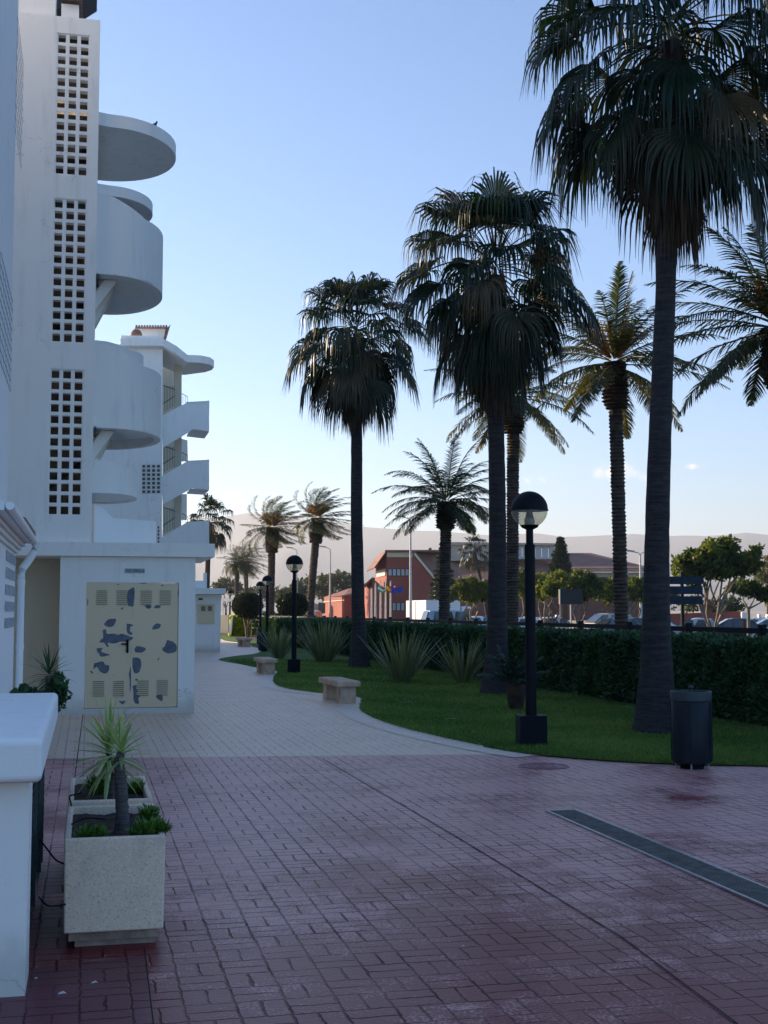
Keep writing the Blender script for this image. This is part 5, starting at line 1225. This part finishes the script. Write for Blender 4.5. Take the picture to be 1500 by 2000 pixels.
# walls at right
rw = thing('boundary_wall', 'long plain red wall behind the parked dark cars', 'wall', (0, 0, 0)); prt('wall', 'redwall', lambda g: bpoly(g, [(1300, 1226), (1300, 1199), (1448, 1194), (1448, 1226)], 104, (0, .3, 0)), rw)
ww = thing('boundary_wall', 'white wall with pale pillars at the right edge', 'wall', (0, 0, 0)); prt('wall', 'white', lambda g: (bpoly(g, [(1449, 1226), (1449, 1196), (1460, 1196), (1460, 1226)], 103, (0, .3, 0)), bpoly(g, [(1460, 1226), (1460, 1206), (1530, 1205), (1530, 1226)], 103.1, (0, .3, 0))), ww)
prt('pillar', 'white2', lambda g: [bpoly(g, [(x, 1226), (x, 1200), (x+5, 1200), (x+5, 1226)], 102.8, (0, .5, 0)) for x in (1482, 1499)], ww)
gw = thing('gate_pillar', 'peach-lit wall with white gateway behind the farthest lamp', 'wall', (0, 0, 0))
prt('wall', 'cream', lambda g: (bpoly(g, [(425, 1236), (425, 1202), (446, 1201), (446, 1236)], 82, (0, .5, 0))), gw)  # warm light on this wall put into its colour
prt('frame', 'white', lambda g: (bpoly(g, [(432, 1201), (432, 1168), (435, 1168), (435, 1201)], 82.6, (0, .4, 0)), bpoly(g, [(435, 1174), (435, 1168), (453, 1170), (453, 1175)], 82.6, (0, .4, 0)), bpoly(g, [(447, 1240), (448, 1220), (453, 1202), (454.5, 1202), (451, 1240)], 81, (0, .3, 0))), gw)

# flags and poles
M['flagpole'] = mat('white_pole', (.55, .52, .50), .5)
def flagpole(label, px, py0, Y=122):
    b0 = P(px, 1200, Y); b0.z = ZL; t = thing('flagpole', label, 'flagpole', b0, 0, 'white flagpoles before the red building'); H = P(px, py0, Y).z-ZL
    g = MB(); g.tube([(0, 0, 0), (0, 0, H)], [.10, .06], 8); g.lathe([(.0, H+.1), (.08, H+.05), (.0, H)], n=8); g.build('pole', M['flagpole'], t); return t, H
def cloth(label, px0, px1, py0, py1, cols, Y=122, seed=0, horiz=True):
    random.seed(seed); n = 16; m_ = len(cols)
    a = P(px0, py0, Y); c = P(px1, py1, Y); t = thing('flag', label, 'flag', (a.x, a.y, c.z), 0, 'flags flying before the red building'); wd = c.x-a.x; ht = a.z-c.z
    for k, (cn, h0, h1) in enumerate(cols):
        V = []; F = []
        for j in range(2):
            for i in range(n+1):
                s = i/n; hh = h0 if j == 0 else h1
                V.append((wd*s, .25*math.sin(s*9+seed)*s, ht*(hh*(1-.35*s))+ht*.12*math.sin(s*6+seed)))
        F = [(i, i+1, n+2+i, n+1+i) for i in range(n)]; npobj('stripe', V, F, cn, t)
fg = lambda c: mat('flag_cloth', c, .8, .05)
flagpole('leftmost flagpole, left of the low red wing', 726, 1150); flagpole('second flagpole from the left, before the wing', 733.5, 1140)
flagpole('middle flagpole, carrying the green and white flag', 743.5, 1135); flagpole('fourth flagpole, carrying the red and yellow flag', 753.5, 1133); flagpole('rightmost flagpole, carrying the blue flag', 763, 1136)
cloth('green and white flag flying beside the red and yellow one', 738, 753, 1143, 1157, [(fg((.03, .25, .12)), .0, .33), (fg((.75, .75, .72)), .33, .66), (fg((.05, .28, .16)), .66, 1)], 121.5, 1)
cloth('red and yellow striped flag in the middle', 753.5, 772, 1141, 1156, [(fg((.55, .03, .02)), .0, .25), (fg((.85, .5, .03)), .25, .75), (fg((.55, .03, .02)), .75, 1)], 121.5, 2)
cloth('dark blue flag rightmost of the flags', 764, 788, 1144, 1158, [(fg((.015, .03, .30)), 0, 1)], 121.2, 3)

# ------------------------------------------------------------------ vehicles
M['tyre'] = mat('tyre_rubber', (.02, .02, .02), .85); M['carglass'] = mat('car_glass', (.03, .04, .05), .08, .05, spec=.9)
M['redlight'] = mat('tail_lamp', (.35, .01, .01), .3); M['headlight'] = mat('head_lamp', (.6, .6, .6), .2)
def paint(name, c): 
    m = mat(name, c, .28, .03, 2); m.node_tree.nodes['Principled BSDF'].inputs['Coat Weight'].default_value = .6; return m
def loft(g, secs, L2):     # sections: (x, [(y,z)...]) mirrored
    n = len(secs[0][1]); vs = []; fs = []
    for x, pr in secs: vs += [(x, y, z) for y, z in pr]+[(x, -y, z) for y, z in pr[::-1]]
    m_ = 2*n
    for i in range(len(secs)-1):
        for k in range(m_): fs.append([i*m_+k, i*m_+(k+1) % m_, (i+1)*m_+(k+1) % m_, (i+1)*m_+k])
    fs += [list(range(m_))[::-1], list(range((len(secs)-1)*m_, len(secs)*m_))]; g.add(vs, fs)
def car(label, loc, rz, m, kind='saloon', group='cars in the car park'):
    t = thing('parked_car', label, 'car', loc, rz, group); L_ = {'saloon': 4.4, 'suv': 4.6, 'van': 4.9}[kind]; H = {'saloon': 1.45, 'suv': 1.72, 'van': 1.95}[kind]; hw = .87; bl_ = {'saloon': .86, 'suv': 1.0, 'van': 1.1}[kind]
    h = L_/2; g = MB()
    def sec(x, w_, z1): return (x, [(w_*.9, .22), (w_, .38), (w_, z1-.12), (w_*.94, z1)])
    loft(g, [sec(-h, hw*.82, bl_*.86), sec(-h+.12, hw*.93, bl_*.97), sec(-h+.6, hw, bl_), sec(0, hw, bl_), sec(h-1.2, hw, bl_*.98), sec(h-.35, hw*.95, bl_*.84), sec(h, hw*.78, bl_*.68)], 0)
    g.build('body', m, t, smooth=True)
    r0, r1 = (-h+.45, .75) if kind == 'saloon' else (-h+.08, .85) if kind == 'suv' else (-h+.05, 1.35)
    def gs(x, w_, z1): return (x, [(w_, bl_-.03), (w_*.97, bl_+.04), (w_*.86, z1-.05), (w_*.76, z1)])
    g = MB(); loft(g, [gs(r0, hw*.90, bl_+.03), gs(r0+(.62 if kind == 'saloon' else .3), hw*.93, H-.04), gs(-.2, hw*.95, H), gs(r1-.75, hw*.94, H-.05), gs(r1+.15, hw*.92, bl_+.02)], 0); cab = g.build('cabin', m, t, smooth=True)
    g = MB(); 
    for sg in (-1, 1):
        for xa, xb in ((r0+.55, -.25), (-.15, r1-.35)):
            g.prism([(xa, sg*hw*.935, bl_+.05), (xb+.12, sg*hw*.935, bl_+.05), (xb-.12, sg*hw*.84, H-.12), (xa+.12, sg*hw*.84, H-.12)], (0, sg*.012, 0))
    g.prism([(r1+.17, -hw*.8, bl_+.05), (r1+.17, hw*.8, bl_+.05), (r1-.67, hw*.72, H-.07), (r1-.67, -hw*.72, H-.07)], (.03, 0, .02)); g.prism([(r0-.01, -hw*.78, bl_+.06), (r0-.01, hw*.78, bl_+.06), (r0+(.5 if kind == 'saloon' else .22), hw*.7, H-.1), (r0+(.5 if kind == 'saloon' else .22), -hw*.7, H-.1)], (-.03, 0, .02))
    g.build('windows', M['carglass'], t)
    for x in (-h+.85, h-.88):
        for sg in (-1, 1):
            g = MB(); g.tube([(x, sg*(hw-.2), .32), (x, sg*(hw+.01), .32)], .32, 18); wh = g.build('wheel', M['tyre'], t, smooth=True); g = MB(); g.tube([(x, sg*(hw+.0), .32), (x, sg*(hw+.02), .32)], .19, 12); g.build('rim', M['steel'], wh)
    for sg in (-1, 1):
        g = MB(); g.box(h-.16, h-.04, sg*.6-.14, sg*.6+.14, .58, .70); g.build('headlight', M['headlight'], t); g = MB(); g.box(-h-.01, -h+.06, sg*.62-.12, sg*.62+.12, .62, .78); g.build('tail_light', M['redlight'], t)
    return t
silver = paint('silver_car_paint', (.50, .53, .56)); whitep = paint('white_car_paint', (.75, .76, .77)); dark = paint('dark_blue_car_paint', (.02, .03, .05)); beige = paint('champagne_car_paint', (.5, .45, .36)); bluep = paint('pale_blue_car_paint', (.25, .42, .55))
def cl(px, Y): p = P(px, 1200, Y); p.z = ZL; return p
car('white car behind the middle palm trunk', cl(1022, 98), R(160), whitep)
tx1 = car('silver car with a roof sign, right of the nearest lamp post', cl(1090, 96), R(8), silver); g = MB(); g.box(-.15, .05, -.28, .28, 1.45, 1.58); g.build('roof_sign', M['white'], tx1)
car('champagne off-road car left of the tall date palm trunk', cl(1176, 92), R(200), beige, 'suv')
car('dark hatchback in front of the champagne off-road car', cl(1192, 84), R(195), dark)
car('dark saloon between date palm trunk and double street light', cl(1232, 86), R(172), dark)
car('white car just left of the largest palm trunk', cl(1265, 92), R(190), whitep)
car('silver-blue car behind the pair of pale tree stems', cl(1352, 82), R(165), silver)
car('dark saloon right of the large spreading tree stems', cl(1424, 80), R(172), dark)
car('silver car near the right edge, right of the dark saloon', cl(1470, 84), R(185), silver)
car('white car cut by the right picture edge', cl(1498, 80), R(175), whitep)
car('white car just right of the lorry, half hidden by the date palm', cl(938, 108), R(20), whitep)
van = car('pale blue van in front of the lorry', cl(885, 100), R(15), bluep, 'van')
car('small white car far left beyond the topiary', cl(612, 150), R(80), whitep, 'van')
car('white van partly hidden by the far date palm', cl(519, 150), R(60), whitep, 'van')
car('white car between the middle palm and the nearest lamp', cl(1006, 90), R(175), whitep)
# lorry
lo = thing('box_lorry', 'white box lorry with sunlit rear doors, parked by the red building', 'lorry', cl(800, 112), R(-10))
lw = 1.75
lo.rotation_euler = (0, 0, R(-4)); Wt = Matrix.Identity(4)
# the box: rear face to the left, long side towards us
ra = P(793, 1200, 118); rb_ = P(832, 1200, 112); rc_ = P(899, 1200, 116)
lo.location = (rb_.x, rb_.y, ZL); lo.rotation_euler = (0, 0, 0)
def LQ(p): return Vector((p.x-rb_.x, p.y-rb_.y, 0))
g = MB(); A0, B0, C0 = LQ(ra), LQ(rb_), LQ(rc_); D0 = A0+(C0-B0); zt_ = P(832, 1172, 112).z-ZL
g.prism([A0+Vector((0, 0, .85)), B0+Vector((0, 0, .85)), C0+Vector((0, 0, .85)), D0+Vector((0, 0, .85))], (0, 0, zt_-.85)); bevel(g.build('cargo_box', whitep, lo), .04)
g = MB(); e = (C0-B0).normalized(); s_ = (A0-B0).normalized(); F0 = C0+e*.25; F1 = F0+e*1.5
for (p, q_, z0, z1) in ((F0, F1, .5, 2.3),): g.prism([p+Vector((0, 0, z0)), q_+Vector((0, 0, z0)), q_+s_*2.0+Vector((0, 0, z0)), p+s_*2.0+Vector((0, 0, z0))], (0, 0, z1-z0))
bevel(g.build('cab', whitep, lo), .12)
g = MB(); g.prism([F0+e*.5-s_*.01+Vector((0, 0, 1.45)), F1-e*.1-s_*.01+Vector((0, 0, 1.45)), F1-e*.25-s_*.01+Vector((0, 0, 2.1)), F0+e*.5-s_*.01+Vector((0, 0, 2.1))], -s_*.02); g.build('cab_window', M['carglass'], lo)
g = MB(); g.prism([B0+s_*.2+Vector((0, 0, .6)), F0+s_*.2+Vector((0, 0, .6)), F0+s_*1.9+Vector((0, 0, .6)), B0+s_*1.9+Vector((0, 0, .6))], (0, 0, .24)); g.build('chassis', M['black'], lo)
for f_ in (.25, 1.08):
    for k in (0.05, 1.9):
        c_ = B0+(C0-B0)*f_+s_*k; g = MB(); g.tube([c_+Vector((0, 0, .45)), c_+s_*.28+Vector((0, 0, .45))], .45, 16); g.build('wheel', M['tyre'], lo, smooth=True)
g = MB(); g.prism([B0.lerp(A0, .49)-e*.01+Vector((0, 0, .9)), B0.lerp(A0, .51)-e*.01+Vector((0, 0, .9)), B0.lerp(A0, .51)-e*.01+Vector((0, 0, zt_-.1)), B0.lerp(A0, .49)-e*.01+Vector((0, 0, zt_-.1))], -e*.02); g.build('rear_door_seam', M['slot'], lo)

# ------------------------------------------------------------------ street lights and signs
def street_light(label, px, Y, H, arms=1, lean=-1):
    b0 = cl(px, Y); t = thing('street_light', label, 'street light', b0, 0, 'tall grey street lights')
    g = MB(); g.tube([(0, 0, 0), (0, 0, H*.97)], [.14, .075], 10); g.build('column', M['flagpole'], t, smooth=True)
    for sg in ((lean,) if arms == 1 else (-1, 1)):
        g = MB(); g.tube([(0, 0, H*.95), (sg*.12, 0, H*.985), (sg*.6, 0, H)], [.06, .05, .045], 8); g.build('arm', M['flagpole'], t, smooth=True)
        g = MB(); g.prism([(sg*.5, -.15, H-.04), (sg*1.35, -.13, H+.06), (sg*1.35, .13, H+.06), (sg*.5, .15, H-.04)], (0, 0, .14)); g.build('lantern', M['concrete'], t)
street_light('tall single-arm street light before the red building', 802, 112, 183*112/FPX+HC-ZL)
street_light('single-arm street light left of the farthest lawn palm', 644.5, 150, 124*150/FPX+HC-ZL)
street_light('far street light just above the second globe lamp', 579, 165, 122*165/FPX+HC-ZL)
street_light('double-arm street light left of the largest palm trunk', 1252, 112, 115*112/FPX+HC-ZL, 2)
sg = thing('road_sign', 'large dark three-panel direction sign seen from behind, right of the largest palm', 'road sign', cl(1334, 60))
def SP(px, py): p = P(px, py, 60); return (p.x-sg.location.x, p.z-ZL)
for y0, y1 in ((1126, 1141), (1145, 1160.5), (1164.5, 1180)):
    g = MB(); xa, z1 = SP(1298, y0); xb, z0 = SP(1372.5, y1); g.box(xa, xb, -.03, .03, z0, z1); g.build('panel', mat('sign_back_blue_grey', (.018, .034, .060), .7, .15, 3, spec=.15), sg)
g = MB(); zt_ = SP(1334, 1119)[1]; g.tube([(0, .1, 0), (0, .1, zt_)], .085, 12); g.lathe([(.1, zt_), (.09, zt_+.05), (0, zt_+.09)], (0, .1, 0), 12); g.build('post', M['black'], sg)
bb = thing('billboard', 'small dark blank billboard on a slim post, before the round trees', 'sign', cl(1115, 80))
def BP(px, py): p = P(px, py, 80); return (p.x-bb.location.x, p.z-ZL)
xa, z1 = BP(1094.5, 1151); xb, z0 = BP(1138, 1180); g = MB(); g.box(xa, xb, -.04, .06, z0, z1); g.build('panel', mat('billboard_dark', (.022, .028, .034), .7, .1, 3), bb)
xa2, _ = BP(1092, 1151); g = MB(); g.box(xa2, xa-.001, -.05, .12, z0, z1); g.build('side_frame', M['cream'], bb); g = MB(); g.tube([(0, 0, 0), (0, 0, z0)], .05, 8); g.build('post', M['flagpole'], bb)

# ------------------------------------------------------------------ grass and litter
def grass():
    from mathutils.geometry import tessellate_polygon
    poly = [(p.x, p.y) for p in lawn]; A_ = np.array(poly); n = 260000
    Y = 13+30*rng.random(n)**1.8; X = (rng.random(n)*1.12-.4)*Y*.33*1.05
    X = Y*(-.12+.44*rng.random(n))
    c = np.zeros(n, bool); j = len(A_)-1
    for i in range(len(A_)):
        xi, yi = A_[i]; xj, yj = A_[j]
        with np.errstate(divide='ignore', invalid='ignore'):
            k = ((yi > Y) != (yj > Y)) & (X < (xj-xi)*(Y-yi)/(yj-yi+1e-12)+xi)
        c ^= k; j = i
    X, Y = X[c], Y[c]; n = len(X); a = rng.random(n)*6.283; h = .022+.03*rng.random(n)*(1+.3*np.sin(X*3)*np.sin(Y*2)); w = .0045+.0002*Y
    lean = .018*rng.normal(size=(n, 2)); p0 = np.stack([X, Y, np.full(n, .012)], 1); s = np.stack([np.cos(a)*w, np.sin(a)*w, np.zeros(n)], 1); tip = p0+np.stack([lean[:, 0], lean[:, 1], h], 1)
    V = np.stack([p0-s, p0+s, tip], 1).reshape(-1, 3); F = np.arange(3*n).reshape(n, 3)
    t = np.clip(rng.normal(.4, .25, n)+.25*np.sin(X*1.7+Y)*np.sin(Y*.9), 0, 1)
    o = npobj('grass', V, F, leafmat('grass_blades', (.042, .125, .020), (.22, .30, .075), .6, .25, 1.2), None, np.repeat(t, 3)); tag(o, 'short mown grass blades of the lawn', 'grass', kind='stuff')
grass()
M['litter'] = mat('dry_pale_leaf', (.48, .44, .36), .8, .2, 30); M['white_litter'] = mat('pale_dropping', (.6, .6, .6), .8)
def scrap(label, px, py, l, w, rz, m='litter', name='fallen_leaf', cat='leaf', z=.03, group='pale scraps on the lawn'):
    g = MB(); g.prism([(-l/2, 0, 0), (-l*.2, -w/2, .004), (l*.25, -w*.4, .006), (l/2, 0, .001), (l*.2, w*.45, .007), (-l*.25, w/2, .003)], (0, 0, .004)); o = g.build(name, M[m], None); o.location = G(px, py, z); o.rotation_euler = (0, 0, rz); tag(o, label, cat, group)
scrap('largest pale dry leaf lying on the lawn below the flax clumps', 794, 1372, .30, .05, .05)
scrap('dry leaf on the lawn left of the large flax clump base', 738, 1342, .14, .03, .1)
scrap('thin dry leaf on the lawn between the large pale leaf and the lamp', 882, 1404, .25, .025, -.2)
scrap('dry leaf on the lawn right of the litter bin', 1466, 1446, .08, .02, -.4)
scrap('dry leaf on the lawn in front of the hedge, left of the largest trunk', 1222, 1381, .22, .03, 0)
scrap('small dry leaf between nearest lamp and largest trunk', 1208, 1407, .12, .03, .3)
gq = 'pale droppings on the maroon paving'
for lb, x, y, l, w in (('pale oval spot on the paving in front of the planter', 184, 1921, .03, .012), ('streaky pale splash in the bottom left of the paving', 121, 1942, .035, .018), ('tiny pale spot near the foot of the low wall', 70, 1913, .014, .008), ('small pale spot right of the planter on the paving', 675, 1868, .02, .01), ('pale speck near the long joint in the middle of the paving', 905, 1850, .02, .008), ('pale speck on the paving below the litter bin', 1358, 1540, .03, .01)):
    scrap(lb, x, y, l, w, .3, 'white_litter', 'bird_dropping', 'dropping', .001, gq)

# ------------------------------------------------------------------ air
def haze():
    g = MB(); g.box(-9100, 9100, -510, 13100, -1.7, 425); m = bpy.data.materials.new('air'); m.use_nodes = True; nt = m.node_tree; nt.nodes.clear()
    o = nt.nodes.new('ShaderNodeOutputMaterial'); v = nt.nodes.new('ShaderNodeVolumePrincipled')
    v.inputs['Color'].default_value = (.84, .90, .97, 1); v.inputs['Density'].default_value = 2.1e-4; v.inputs['Anisotropy'].default_value = .3
    nt.links.new(v.outputs[0], o.inputs['Volume']); ob = g.build('haze', m); tag(ob, kind='stuff')
haze()
